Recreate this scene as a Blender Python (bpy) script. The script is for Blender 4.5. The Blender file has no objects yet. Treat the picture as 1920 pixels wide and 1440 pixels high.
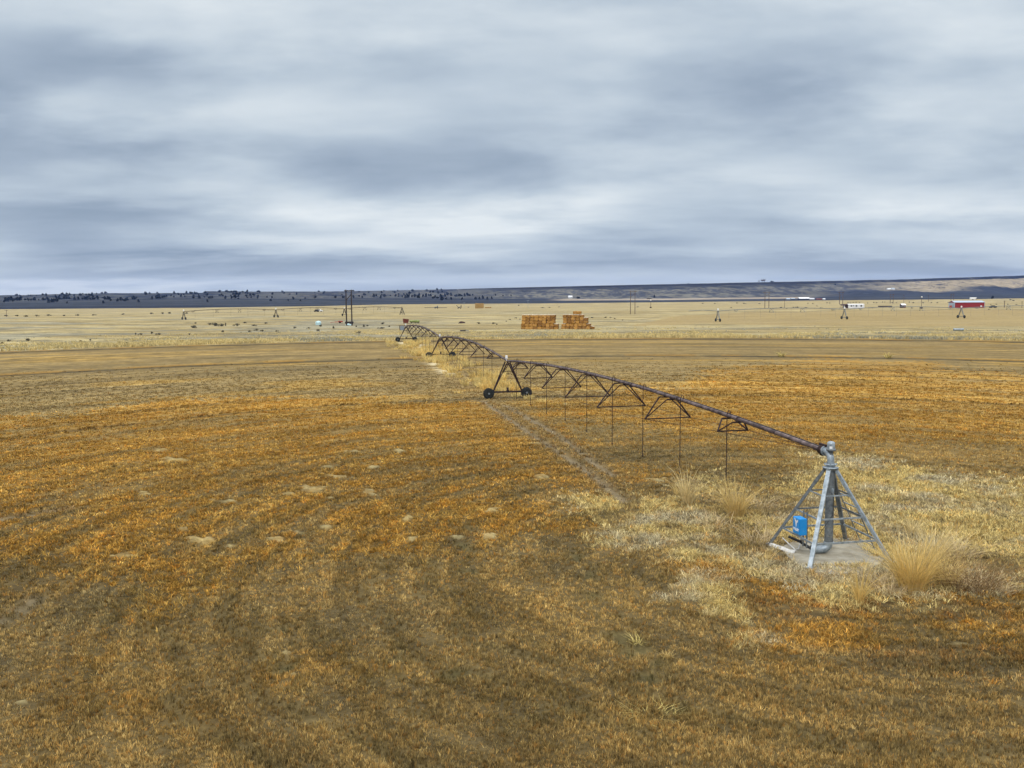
import bpy, bmesh, math, random
import numpy as np
from math import radians, sin, cos, pi, tan, atan2, hypot
from mathutils import Vector, Matrix

random.seed(7)
RNG = np.random.default_rng(11)
JR = np.random.default_rng(29)
scene = bpy.context.scene
col = scene.collection

# ------------------------------------------------------------------ camera
CAM_H, FPX, PITCH, ROLL = 9.8, 1743.0, radians(5.454), radians(0.39)
cam_data = bpy.data.cameras.new('camera')
cam = bpy.data.objects.new('camera', cam_data)
col.objects.link(cam)
cam_data.sensor_width = 36.0
cam_data.lens = 36.0 * FPX / 1920.0
cam_data.clip_start = 0.2
cam_data.clip_end = 80000.0
fwd = Vector((0, cos(PITCH), -sin(PITCH)))
rgt0 = Vector((1, 0, 0))
up0 = rgt0.cross(fwd)
rgt = rgt0 * cos(ROLL) + up0 * -sin(ROLL)
rgt = (rgt0 * cos(ROLL) - up0 * sin(ROLL)).normalized()
up = rgt.cross(fwd).normalized()
M = Matrix((rgt, up, -fwd)).transposed()
cam.matrix_world = Matrix.Translation((0, 0, CAM_H)) @ M.to_4x4()
scene.camera = cam

# ------------------------------------------------------------------ world: overcast layered cloud over a sky texture
SUN_EL, SUN_AZ = radians(48), radians(200)
world = bpy.data.worlds.new('World')
scene.world = world
world.use_nodes = True
wn, wl = world.node_tree.nodes, world.node_tree.links
wn.clear()


def N(nt, typ, **kw):
    n = nt.nodes.new(typ)
    for k, v in kw.items():
        setattr(n, k, v)
    return n


def math_node(nt, op, a, b=None, clamp=False):
    n = nt.nodes.new('ShaderNodeMath')
    n.operation = op
    n.use_clamp = clamp
    for i, v in enumerate((a, b)):
        if v is None:
            continue
        if isinstance(v, (int, float)):
            n.inputs[i].default_value = v
        else:
            nt.links.new(v, n.inputs[i])
    return n.outputs[0]


def mix_rgb(nt, fac, a, b, blend='MIX'):
    n = nt.nodes.new('ShaderNodeMix')
    n.data_type = 'RGBA'
    n.blend_type = blend
    n.clamp_factor = True
    for sock, v in ((n.inputs[0], fac), (n.inputs[6], a), (n.inputs[7], b)):
        if isinstance(v, (int, float)):
            sock.default_value = v
        elif isinstance(v, tuple):
            sock.default_value = (*v, 1) if len(v) == 3 else v
        else:
            nt.links.new(v, sock)
    return n.outputs[2]


def ramp(nt, fac, stops, interp='LINEAR'):
    n = nt.nodes.new('ShaderNodeValToRGB')
    n.color_ramp.interpolation = interp
    el = n.color_ramp.elements
    while len(el) > 1:
        el.remove(el[-1])
    el[0].position = stops[0][0]
    el[0].color = (*stops[0][1], 1)
    for p, c in stops[1:]:
        e = el.new(p)
        e.color = (*c, 1)
    nt.links.new(fac, n.inputs[0])
    return n.outputs[0]


def noise(nt, vec, scale, detail=4, rough=0.5, distort=0.0):
    n = nt.nodes.new('ShaderNodeTexNoise')
    n.inputs['Scale'].default_value = scale
    n.inputs['Detail'].default_value = detail
    n.inputs['Roughness'].default_value = rough
    n.inputs['Distortion'].default_value = distort
    if vec is not None:
        nt.links.new(vec, n.inputs['Vector'])
    return n.outputs[0]


# broad cloud masses: bearing and height (as photo px), half width, half height, thinner (+) or thicker (-)
CLOUDS = [(520, 235, 330, 75, 0.085), (60, 215, 220, 35, 0.07), (1010, 395, 230, 40, 0.08), (1700, 205, 330, 55, 0.06), (1400, 330, 260, 40, 0.06), (960, 110, 260, 60, 0.02),
          (150, 120, 220, 40, -0.05), (90, 295, 380, 40, -0.06), (230, 405, 330, 22, -0.09), (380, 492, 420, 16, -0.09), (1750, 505, 420, 20, -0.11), (1780, 315, 300, 35, -0.06),
          (880, 285, 280, 45, -0.05), (1200, 160, 260, 50, -0.03), (140, 532, 480, 16, 0.20), (700, 400, 160, 22, 0.05), (1050, 395, 140, 22, 0.06), (1780, 410, 220, 16, 0.07), (560, 440, 200, 14, 0.05), (1880, 395, 200, 30, 0.05), (1000, 500, 300, 14, -0.06)]


def build_world():
    nt = world.node_tree
    tc = N(nt, 'ShaderNodeTexCoord')
    sep = N(nt, 'ShaderNodeSeparateXYZ')
    nt.links.new(tc.outputs['Generated'], sep.inputs[0])
    X, Y, Z = sep.outputs
    zc = math_node(nt, 'MAXIMUM', Z, 0.0)
    den = math_node(nt, 'ADD', zc, 0.105)
    px = math_node(nt, 'DIVIDE', X, den)
    py = math_node(nt, 'DIVIDE', Y, den)
    comb = N(nt, 'ShaderNodeCombineXYZ')
    nt.links.new(px, comb.inputs[0])
    nt.links.new(py, comb.inputs[1])
    P = comb.outputs[0]
    m1 = N(nt, 'ShaderNodeMapping')
    m1.inputs['Scale'].default_value = (0.46, 0.62, 1)
    m1.inputs['Rotation'].default_value = (0, 0, radians(8))
    m1.inputs['Location'].default_value = (3.1, 1.7, 0.4)
    nt.links.new(P, m1.inputs[0])
    n1 = noise(nt, m1.outputs[0], 1.0, 6, 0.5, 0.15)
    m2 = N(nt, 'ShaderNodeMapping')
    m2.inputs['Scale'].default_value = (0.26, 0.36, 1)
    m2.inputs['Rotation'].default_value = (0, 0, radians(-6))
    m2.inputs['Location'].default_value = (0.9, 7.2, 2.0)
    nt.links.new(P, m2.inputs[0])
    n2 = noise(nt, m2.outputs[0], 1.6, 6, 0.55, 0.1)
    # lumps hanging under the deck, seen at bearing and height
    yl = math_node(nt, 'MAXIMUM', Y, 0.15)
    cl = N(nt, 'ShaderNodeCombineXYZ')
    nt.links.new(math_node(nt, 'DIVIDE', X, yl), cl.inputs[0])
    nt.links.new(math_node(nt, 'POWER', math_node(nt, 'DIVIDE', zc, yl), 0.8), cl.inputs[1])
    m3 = N(nt, 'ShaderNodeMapping')
    m3.inputs['Scale'].default_value = (3.4, 11.0, 1)
    m3.inputs['Location'].default_value = (4.4, 0.3, 0)
    nt.links.new(cl.outputs[0], m3.inputs[0])
    n3 = noise(nt, m3.outputs[0], 1.0, 6, 0.52, 0.08)
    s = math_node(nt, 'ADD', math_node(nt, 'MULTIPLY', n1, 0.40), math_node(nt, 'MULTIPLY', n2, 0.25))
    s = math_node(nt, 'ADD', s, math_node(nt, 'MULTIPLY', n3, 0.35))
    # broad masses of thicker and thinner cloud at given bearings, edges torn by the same noise
    yy = math_node(nt, 'MAXIMUM', Y, 0.15)
    u = math_node(nt, 'DIVIDE', X, yy)
    v = math_node(nt, 'DIVIDE', Z, yy)
    u = math_node(nt, 'ADD', u, math_node(nt, 'MULTIPLY', math_node(nt, 'SUBTRACT', n3, 0.5), 0.6))
    v = math_node(nt, 'ADD', v, math_node(nt, 'MULTIPLY', math_node(nt, 'SUBTRACT', n2, 0.5), 0.10))
    for (bx, by, bw, bh, amt) in CLOUDS:
        u0, v0, a, b = (bx - 960) / FPX, (553 - by) / FPX, bw / FPX, bh / FPX
        du = math_node(nt, 'DIVIDE', math_node(nt, 'SUBTRACT', u, u0), a)
        dv = math_node(nt, 'DIVIDE', math_node(nt, 'SUBTRACT', v, v0), b)
        q = math_node(nt, 'ADD', math_node(nt, 'MULTIPLY', du, du), math_node(nt, 'MULTIPLY', dv, dv))
        e = math_node(nt, 'POWER', 2.718, math_node(nt, 'MULTIPLY', q, -1.0))
        s = math_node(nt, 'ADD', s, math_node(nt, 'MULTIPLY', e, amt))
    c = ramp(nt, s, [(0.38, (0.30, 0.375, 0.475)), (0.44, (0.39, 0.47, 0.57)), (0.50, (0.51, 0.595, 0.68)),
                     (0.56, (0.65, 0.725, 0.785)), (0.64, (0.82, 0.875, 0.90))])
    # thinner cloud along the far horizon lets pale light through
    hz = N(nt, 'ShaderNodeMapRange')
    hz.inputs[1].default_value = 0.0
    hz.inputs[2].default_value = 0.045
    hz.inputs[3].default_value = 0.45
    hz.inputs[4].default_value = 0.0
    nt.links.new(zc, hz.inputs[0])
    c = mix_rgb(nt, hz.outputs[0], c, (0.64, 0.69, 0.69))
    # overhead the cloud deck is an even neutral grey
    ov = N(nt, 'ShaderNodeMapRange')
    ov.inputs[1].default_value = 0.32
    ov.inputs[2].default_value = 0.55
    nt.links.new(zc, ov.inputs[0])
    c = mix_rgb(nt, ov.outputs[0], c, (0.64, 0.65, 0.66))
    # overcast sky grows brighter towards the zenith
    zb = N(nt, 'ShaderNodeMapRange')
    zb.interpolation_type = 'SMOOTHSTEP'
    zb.inputs[1].default_value = 0.30
    zb.inputs[2].default_value = 0.85
    zb.inputs[3].default_value = 10.0
    zb.inputs[4].default_value = 34.0
    nt.links.new(zc, zb.inputs[0])
    vm = N(nt, 'ShaderNodeVectorMath', operation='SCALE')
    nt.links.new(c, vm.inputs[0])
    nt.links.new(zb.outputs[0], vm.inputs['Scale'])
    sky = N(nt, 'ShaderNodeTexSky', sky_type='NISHITA')
    sky.sun_disc = False
    sky.sun_elevation = SUN_EL
    sky.sun_rotation = SUN_AZ
    out = mix_rgb(nt, 0.96, sky.outputs[0], vm.outputs[0])
    bg = N(nt, 'ShaderNodeBackground')
    bg.inputs['Strength'].default_value = 0.1
    nt.links.new(out, bg.inputs[0])
    wo = N(nt, 'ShaderNodeOutputWorld')
    nt.links.new(bg.outputs[0], wo.inputs[0])


build_world()
sun = bpy.data.lights.new('sun', 'SUN')
sun.energy = 1.5
sun.angle = radians(14)
sun.color = (1.0, 0.95, 0.87)
sun_o = bpy.data.objects.new('sun', sun)
col.objects.link(sun_o)
sd = Vector((sin(SUN_AZ) * cos(SUN_EL), cos(SUN_AZ) * cos(SUN_EL), sin(SUN_EL)))
sun_o.rotation_euler = sd.to_track_quat('Z', 'Y').to_euler()
sun_o.location = (0, 0, 60)
vs = scene.view_settings
vs.view_transform = 'Standard'
vs.look = 'None'
vs.exposure = 0.0
vs.gamma = 1.0
scene.render.filter_size = 1.0
scene.cycles.use_denoising = True
scene.cycles.denoising_prefilter = 'ACCURATE'
scene.cycles.denoising_input_passes = 'RGB_ALBEDO_NORMAL'
scene.cycles.volume_bounces = 0

# ------------------------------------------------------------------ photo-pixel <-> place helpers (1920 x 1440)
CP, SP, CR, SR = cos(PITCH), sin(PITCH), cos(ROLL), sin(ROLL)


def ray(px, py):
    u, v = px - 960.0, py - 720.0
    x = CR * u - SR * v
    y = SR * u + CR * v
    return x, CP * FPX - SP * y, SP * FPX + CP * y      # right, forward, down


def G(px, py, z=0.0):
    x, f, d = ray(px, py)
    k = (CAM_H - z) / d
    return Vector((x * k, f * k, z))


def at(px, py, Y):
    x, f, d = ray(px, py)
    k = Y / f
    return Vector((x * k, Y, CAM_H - d * k))


def project(x, y, z=0.0):
    """numpy: world -> photo pixel"""
    d = CAM_H - z
    yy = (-SP * y + CP * d)
    ff = np.maximum(CP * y + SP * d, 0.05)
    xr = x / ff * FPX
    yr = yy / ff * FPX
    u = CR * xr + SR * yr
    v = -SR * xr + CR * yr
    return u + 960.0, v + 720.0


# ------------------------------------------------------------------ numpy noise
def vnoise(x, y, seed=0):
    xi, yi = np.floor(x).astype(np.int64), np.floor(y).astype(np.int64)
    fx, fy = x - xi, y - yi
    fx = fx * fx * (3 - 2 * fx)
    fy = fy * fy * (3 - 2 * fy)

    def h(a, b):
        n = (a * 374761393 + b * 668265263 + seed * 974634541) & 0x7fffffff
        n = ((n ^ (n >> 13)) * 1274126177) & 0x7fffffff
        n = n ^ (n >> 16)
        return (n & 0xffff) / 65535.0
    a = h(xi, yi) * (1 - fx) + h(xi + 1, yi) * fx
    b = h(xi, yi + 1) * (1 - fx) + h(xi + 1, yi + 1) * fx
    return a * (1 - fy) + b * fy


def fbm(x, y, octs=4, seed=0, gain=0.5):
    s, a, t = 0.0, 1.0, 0.0
    for i in range(octs):
        s = s + a * vnoise(x, y, seed + i * 17)
        t += a
        a *= gain
        x, y = x * 2.03 + 11.3, y * 2.03 - 7.7
    return s / t


def sstep(a, b, x):
    t = np.clip((x - a) / (b - a), 0, 1)
    return t * t * (3 - 2 * t)


def poly_mask(px, py, pts):
    inside = np.zeros(px.shape, bool)
    n = len(pts)
    j = n - 1
    for i in range(n):
        xi, yi = pts[i]
        xj, yj = pts[j]
        if yi != yj:
            c = ((yi > py) != (yj > py)) & (px < (xj - xi) * (py - yi) / (yj - yi) + xi)
            inside ^= c
        j = i
    return inside


# ------------------------------------------------------------------ key places
PIV_FEET = [G(1444, 1023), G(1518, 1068), G(1667, 1056), G(1587, 1014)]
PIV = sum(PIV_FEET, Vector()) / 4
TOWERS = [G(952, 745), G(826.5, 671.5), G(762, 640)]
R_TRACK = [(t - PIV).length for t in TOWERS]
FIELD_R = R_TRACK[2] + 5.0
ARM_DIR = (TOWERS[2] - PIV).normalized()

# pale bare mounds in the field: photo px centre, half width px, half height px
MOUNDS = [(232, 1042, 26, 8, 0), (372, 1015, 30, 10, 0), (590, 917, 24, 9, 0), (690, 922, 20, 6, 0), (545, 928, 14, 4, 0), (925, 957, 17, 6, 0),
          (915, 1005, 20, 8, 0), (770, 1012, 16, 7, 0), (525, 1013, 20, 5, 0), (435, 1026, 16, 5, 0), (620, 876, 14, 4, 0), (640, 894, 30, 3, 0),
          (750, 845, 11, 6, 0), (270, 927, 14, 5, 0), (430, 940, 18, 4, 0), (343, 992, 10, 4, 0), (765, 973, 9, 5, 0), (610, 990, 12, 4, 0),
          (843, 809, 10, 4, 1), (755, 808, 8, 3, 1), (300, 845, 14, 5, 0), (330, 862, 30, 4, 0), (560, 1000, 10, 3, 0), (1003, 834, 8, 2, 0),
          (1015, 895, 12, 4, 0), (665, 846, 22, 2, 0), (700, 875, 12, 3, 0), (620, 935, 12, 2, 0), (855, 1006, 12, 4, 0), (1060, 758, 10, 2, 0),
          (1800, 1206, 22, 5, 0), (1230, 900, 20, 3, 0), (550, 1267, 8, 4, 0), (540, 1225, 8, 4, 0), (40, 1318, 10, 4, 0), (400, 938, 10, 3, 0)]

C_STUB = np.array([0.318, 0.217, 0.076])
C_STUB2 = np.array([0.312, 0.209, 0.070])
C_GREY = np.array([0.236, 0.174, 0.074])
C_ORANGE = np.array([0.336, 0.182, 0.030])
C_ORANGE2 = np.array([0.425, 0.270, 0.068])
C_RED = np.array([0.225, 0.105, 0.022])
C_STRAW = np.array([0.520, 0.408, 0.165])
C_PALE = np.array([0.46, 0.395, 0.245])
C_PLAIN = np.array([0.305, 0.250, 0.125])
C_SAGE = np.array([0.20, 0.193, 0.145])
C_SOIL = np.array([0.085, 0.066, 0.033])
C_GREEN = np.array([0.045, 0.046, 0.020])


def lerp(a, b, t):
    return a * (1 - t[:, None]) + b * t[:, None]


ORANGE_LEFT = [(-400, 800), (0, 787), (150, 778), (215, 764), (280, 756), (350, 752), (430, 750), (540, 744), (640, 748), (760, 753), (880, 752),
               (935, 768), (1000, 770), (1060, 800), (1160, 860), (1240, 905), (1190, 925), (1120, 915), (1000, 890), (960, 930), (1010, 960), (1090, 955), (1120, 985),
               (1050, 1000), (930, 985), (870, 1020), (760, 1035), (640, 1042), (520, 1048), (440, 1062), (400, 1100), (330, 1150),
               (230, 1150), (280, 1085), (210, 1070), (120, 1050), (0, 1062), (-400, 1100)]
ORANGE_RIGHT = [(985, 752), (1150, 742), (1260, 728), (1330, 698), (1420, 688), (1490, 676), (1580, 671), (1700, 678), (1780, 688), (1840, 697), (1920, 700),
                (2300, 705), (2300, 830), (1920, 850), (1840, 828), (1700, 822), (1600, 838), (1480, 850), (1380, 838), (1290, 812), (1180, 800), (1080, 790)]
STRAW_MAIN = [(1465, 872), (1500, 862), (1565, 866), (1640, 872), (1720, 884), (1800, 890), (1920, 905), (2300, 920), (2300, 1085), (1920, 1085), (1860, 1078),
              (1830, 1110), (1700, 1140), (1560, 1140), (1480, 1118), (1420, 1075), (1360, 1060), (1290, 1050), (1250, 1010), (1150, 970), (1090, 945), (1110, 930),
              (1200, 925), (1290, 905), (1380, 915), (1440, 925), (1490, 905)]
STRAW_LOW = [(1120, 1010), (1230, 985), (1310, 1010), (1300, 1060), (1360, 1085), (1330, 1130), (1420, 1180), (1400, 1200), (1290, 1150), (1200, 1130), (1150, 1080)]
RED_LOW = [(1260, 1045), (1340, 1040), (1420, 1080), (1480, 1125), (1620, 1145), (1800, 1125), (1920, 1100), (2300, 1100), (2300, 1260), (1920, 1255), (1750, 1250),
           (1600, 1240), (1450, 1215), (1330, 1215), (1290, 1190), (1400, 1175), (1420, 1150), (1340, 1120)]
DARK_LEFT = [(-300, 1062), (0, 1060), (90, 1055), (150, 1075), (120, 1100), (40, 1120), (-300, 1160)]
GREY_RIGHT = [(1380, 850), (1480, 848), (1600, 842), (1700, 828), (1920, 855), (2300, 860), (2300, 905), (1920, 893), (1780, 880), (1640, 862), (1500, 858), (1440, 905), (1330, 890)]


def zones(x, y):
    """albedo (n,3), and vegetation kind weights for a place on the ground"""
    n1 = fbm(x * 0.16, y * 0.16, 4, 3)
    n2 = fbm(x * 0.16, y * 0.16, 4, 51)
    dist = np.hypot(x, y)
    amp = 1.2 + 0.075 * dist * 1.0
    wx = x + (n1 - 0.5) * amp * 1.4 + (fbm(x * 1.1, y * 1.1, 3, 91) - 0.5) * 1.6
    wy = y + (n2 - 0.5) * amp * 1.6 + (fbm(x * 1.1, y * 1.1, 3, 97) - 0.5) * 2.2
    dj = 0.12 + 0.012 * dist
    wx = wx + JR.normal(0, 1, len(x)) * dj
    wy = wy + JR.normal(0, 1, len(x)) * dj * 1.5
    px, py = project(wx, wy)
    ppx, ppy = project(x, y)
    dx, dy = x - PIV.x, y - PIV.y
    r = np.hypot(dx, dy)
    th = np.arctan2(dy, dx)
    # streaks that follow the sprinkler circles
    st = fbm(r * 0.50, th * 4.0, 4, 21)
    st2 = fbm(r * 1.7, th * 11.0, 4, 31)
    big = fbm(x * 0.045, y * 0.045, 4, 5)
    mid = fbm(x * 0.5, y * 0.5, 4, 8)
    fine = fbm(x * 2.3, y * 2.3, 3, 12)
    c = lerp(np.tile(C_STUB, (len(x), 1)), C_GREY, sstep(0.35, 0.7, st * 0.6 + big * 0.4))
    c = lerp(c, C_STUB2, sstep(0.5, 0.68, st2) * 0.55)
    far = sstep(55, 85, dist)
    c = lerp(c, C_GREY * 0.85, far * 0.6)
    nearb = 1 - sstep(20, 34, dist)
    c = lerp(c, C_STUB2 * 1.08, nearb * 0.75 * sstep(0.3, 0.65, mid * .5 + big * .5))
    # thin far orange dust along some circles
    patch = sstep(0.57, 0.68, fbm(r * 0.22, th * 5, 3, 77)) * far
    c = lerp(c, C_ORANGE2 * 0.85, patch * 0.6)
    o1 = poly_mask(px, py, ORANGE_LEFT).astype(float)
    o2 = poly_mask(px, py, ORANGE_RIGHT).astype(float)
    o = np.maximum(o1, o2 * 0.9)
    gap = sstep(0.50, 0.64, st * 0.42 + mid * 0.2 + st2 * 0.38)
    ow = o * (1 - 0.80 * gap)
    oc = lerp(np.tile(C_ORANGE, (len(x), 1)), C_ORANGE2, sstep(0.4, 0.66, st2 * .5 + fine * .5))
    oc = lerp(oc, C_RED, sstep(0.60, 0.78, fine) * 0.5)
    c = lerp(c, oc, ow * (0.78 + 0.22 * sstep(0.35, 0.6, fine)))
    # scattered orange plants in the bare stubble near by
    sp = sstep(0.60, 0.72, fbm(x * 0.33, y * 0.33, 4, 63)) * (dist < 75)
    c = lerp(c, C_ORANGE * 0.95, sp * 0.32 * (1 - o))
    g = poly_mask(px, py, GREY_RIGHT).astype(float)
    c = lerp(c, C_STUB2, g * 0.8)
    ow = ow * (1 - g * 0.8)
    dl = poly_mask(px, py, DARK_LEFT).astype(float)
    c = lerp(c, C_STUB2 * 0.72, dl * 0.8)
    s1 = poly_mask(px, py, STRAW_MAIN).astype(float) * (1 - (0.72 - 0.55 * sstep(1480, 1620, px) * (py < 1040)) * sstep(0.52, 0.66, fbm(x * 0.42, y * 0.42, 4, 41)))
    s2 = poly_mask(px, py, STRAW_LOW).astype(float) * sstep(0.42, 0.56, fbm(x * 0.6, y * 0.6, 4, 43))
    s = np.maximum(s1, s2)
    sc = lerp(np.tile(C_STRAW, (len(x), 1)), C_PALE * 0.92, sstep(0.4, 0.7, mid))
    sc = lerp(sc, C_STRAW * np.array([0.8, 0.72, 0.55]), sstep(0.55, 0.75, fine) * 0.6)
    c = lerp(c, sc, s)
    rl = poly_mask(px, py, RED_LOW).astype(float) * sstep(0.36, 0.52, fbm(x * 0.5, y * 0.5, 4, 47))
    rc = lerp(np.tile(C_RED * 1.25, (len(x), 1)), C_ORANGE, sstep(0.35, 0.6, mid))
    rl = rl * (0.22 + 0.58 * sstep(0.38, 0.62, fine * .6 + mid * .4))
    c = lerp(c, rc, rl)
    ow = np.maximum(ow * (1 - s), rl)
    rows = fbm(r * 2.2, th * 3.0, 4, 39)
    rw = (0.74 + 0.48 * sstep(0.30, 0.70, rows * .7 + mid * .3))
    c = c * (rw * (1 - s * .7) + s * .7)[:, None]
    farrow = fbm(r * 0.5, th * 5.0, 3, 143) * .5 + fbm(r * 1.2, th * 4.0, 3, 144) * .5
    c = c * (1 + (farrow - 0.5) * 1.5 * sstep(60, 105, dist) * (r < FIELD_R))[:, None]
    gaps = sstep(0.57, 0.70, fbm(r * 1.1, th * 2.6, 4, 137) * .72 + fbm(x * .9, y * .9, 3, 138) * .28) * (1 - s) * (dist < 60)
    c = lerp(c, C_SOIL * np.array([0.95, 1.0, 0.75]), gaps * 0.42)
    c = c * (1 - 0.22 * sstep(95, 130, dist) * (r < FIELD_R))[:, None]  # far stubble's self-shadowing put into the colour, as darkening beyond the tufts
    # worn lane beside the arm
    lane = line_w(ppx, ppy, x, y, [(800, 668), (905, 742), (950, 770), (1030, 822), (1100, 872), (1150, 908), (1190, 940)], 1.7)
    c = lerp(c, C_GREY * np.array([1.02, 0.98, 0.95]), lane * 0.62 * (1 - s))
    # vehicle ruts
    rut = np.zeros(len(x))
    for pts in RUTS:
        rut = np.maximum(rut, line_w(ppx, ppy, x, y, pts))
    rut = rut * sstep(0.22, 0.45, fine * .6 + mid * .4)
    c = lerp(c, np.array([0.21, 0.172, 0.112]), rut * 0.85)
    # tractor wheelings that curve round the pivot through the near stubble
    rw_ = r + (fbm(th * 7.0, r * 0 + 3, 3, 161) - 0.5) * 1.6
    arcs = np.zeros(len(x))
    for Rk in (15.2, 17.1, 21.4, 23.3, 27.9, 29.8, 34.6, 36.5):
        arcs = np.maximum(arcs, np.exp(-((rw_ - Rk) / 0.27) ** 2))
    arcs = arcs * sstep(0.34, 0.52, fbm(th * 9.0, r * 0.25, 3, 163)) * (1 - s) * (dx < 4) * (1 - o * .6)
    c = lerp(c, C_SOIL * np.array([1.0, 1.05, 0.9]), arcs * 0.55)
    # dark green wheel marks in the foreground
    gm = np.zeros(len(x))
    for pts in GREEN_RUTS:
        gm = np.maximum(gm, line_w(ppx, ppy, x, y, pts, 0.45))
    gm = gm * sstep(0.46, 0.62, fbm(x * 1.3, y * 1.3, 3, 29))
    c = lerp(c, C_GREEN, gm * 0.8)
    # wheel tracks of the irrigator
    for i, R in enumerate(R_TRACK):
        w = np.exp(-((r - R) / (0.7 + 0.85 * i)) ** 2)
        w2 = np.exp(-((r - R - 1.6 - 0.5 * i) / (1.0 + 0.4 * i)) ** 2) * sstep(0.42, 0.6, fbm(th * 30, r * 0.0, 3, 70 + i))
        c = lerp(c, C_ORANGE * 0.85, w2 * 0.75 * (0.3 if i == 0 else 1))
        c = lerp(c, C_SOIL * 0.45, w * (0.72 + 0.3 * fbm(th * 40, r * 0, 2, 80 + i)) * (0.8 if i == 0 else 1))
        rut = np.maximum(rut, w * 0.9)
    # outside of the irrigated circle: pale dry grass
    edge = FIELD_R + (fbm(th * 25, r * 0, 3, 88) - 0.5) * 3
    outside = sstep(0, 1.5, r - edge - np.where(ppx > 1000, 4, 0))
    pl = lerp(np.tile(C_PLAIN, (len(x), 1)), C_PLAIN * np.array([0.80, 0.76, 0.68]), sstep(0.38, 0.66, fbm(x * 0.02, y * 0.05, 4, 61)))
    sage = sstep(0.53, 0.66, fbm(x * 0.03, y * 0.06, 4, 67)) * np.where(ppx < 760, 1.0, 0.5)
    pl = lerp(pl, C_SAGE, sage * 0.65)
    pl = lerp(pl, C_SAGE * 0.55, sstep(0.60, 0.72, fbm(x * 0.25, y * 0.25, 3, 69)) * np.where(ppx < 820, 0.55, 0.25) * (1 - sstep(330, 460, dist)))
    pl = pl * (0.74 + 0.5 * sstep(0.3, 0.7, fbm(x * 0.09, y * 0.22, 5, 65)))[:, None]
    farp = sstep(450, 700, y)
    pl = lerp(pl, C_PLAIN * np.array([1.0, 0.98, 0.98]), farp * 0.6)
    c = lerp(c, pl, outside)
    # right-hand neighbour field, mown
    nb = poly_mask(ppx + (n1 - .5) * 20, ppy + (n2 - .5) * 3, RIGHT_FIELD).astype(float)
    c = lerp(c, C_GREY * 1.12, nb * 0.75)
    for pts, w, amt in FAR_LINES:
        lw = line_w(ppx, ppy, x, y, pts, w)
        c = lerp(c, C_SAGE * 0.45, lw * amt * sstep(0.3, 0.55, fbm(x * 0.12, y * 0.12, 3, 73)))
    # pale bare mounds
    mh = np.zeros(len(x))
    crk = sstep(0.40, 0.50, fbm(x * 4.2, y * 4.2, 3, 17))
    nx = (fbm(x * 2.2, y * 2.2, 3, 15) - .5) * 1.9
    ny = (fbm(x * 2.2, y * 2.2, 3, 19) - .5) * 1.9
    for (mx, my, hw, hh, dk) in MOUNDS:
        near = (np.abs(ppx - mx) < hw * 2.5) & (np.abs(ppy - my) < hh * 2.5)
        if not near.any():
            continue
        q = ((ppx - mx) / hw + nx) ** 2 + ((ppy - my) / hh + ny) ** 2
        w = np.where(near, 1 - sstep(0.30, 1.1, q), 0) * (0.55 + 0.45 * crk)
        c = lerp(c, C_SOIL * 0.6 if dk else C_PALE * np.array([.52, .55, .48]), w * 0.60)
        mh = np.maximum(mh, w)
    # bare pale strip beside the far end of the arm
    wl_ = line_w(ppx, ppy, x, y, [(753, 643), (772, 646), (790, 656), (800, 668), (822, 690), (845, 703)], 0.9) * sstep(0.42, 0.58, fbm(x * 0.35, y * 0.35, 3, 23))
    wl_ = np.maximum(wl_, line_w(ppx, ppy, x, y, [(752, 642), (782, 648)], 1.8))
    c = lerp(c, C_PALE * 1.15, wl_ * 0.9)
    return c, dict(orange=ow, straw=s, rut=np.maximum(np.maximum(rut, gm), arcs * .6), outside=outside, mound=np.maximum(mh, wl_), r=r, dist=dist)


def line_w(ppx, ppy, x, y, pts, w=0.36):
    """0..1 weight of lying within w metres of a ground line drawn through photo points"""
    g = [G(a, b) for a, b in pts]
    d = np.full(len(x), 1e9)
    for a, b in zip(g[:-1], g[1:]):
        ex, ey = b.x - a.x, b.y - a.y
        L2 = ex * ex + ey * ey
        t = np.clip(((x - a.x) * ex + (y - a.y) * ey) / L2, 0, 1)
        d = np.minimum(d, np.hypot(x - a.x - t * ex, y - a.y - t * ey))
    return np.exp(-(d / w) ** 2)


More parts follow.
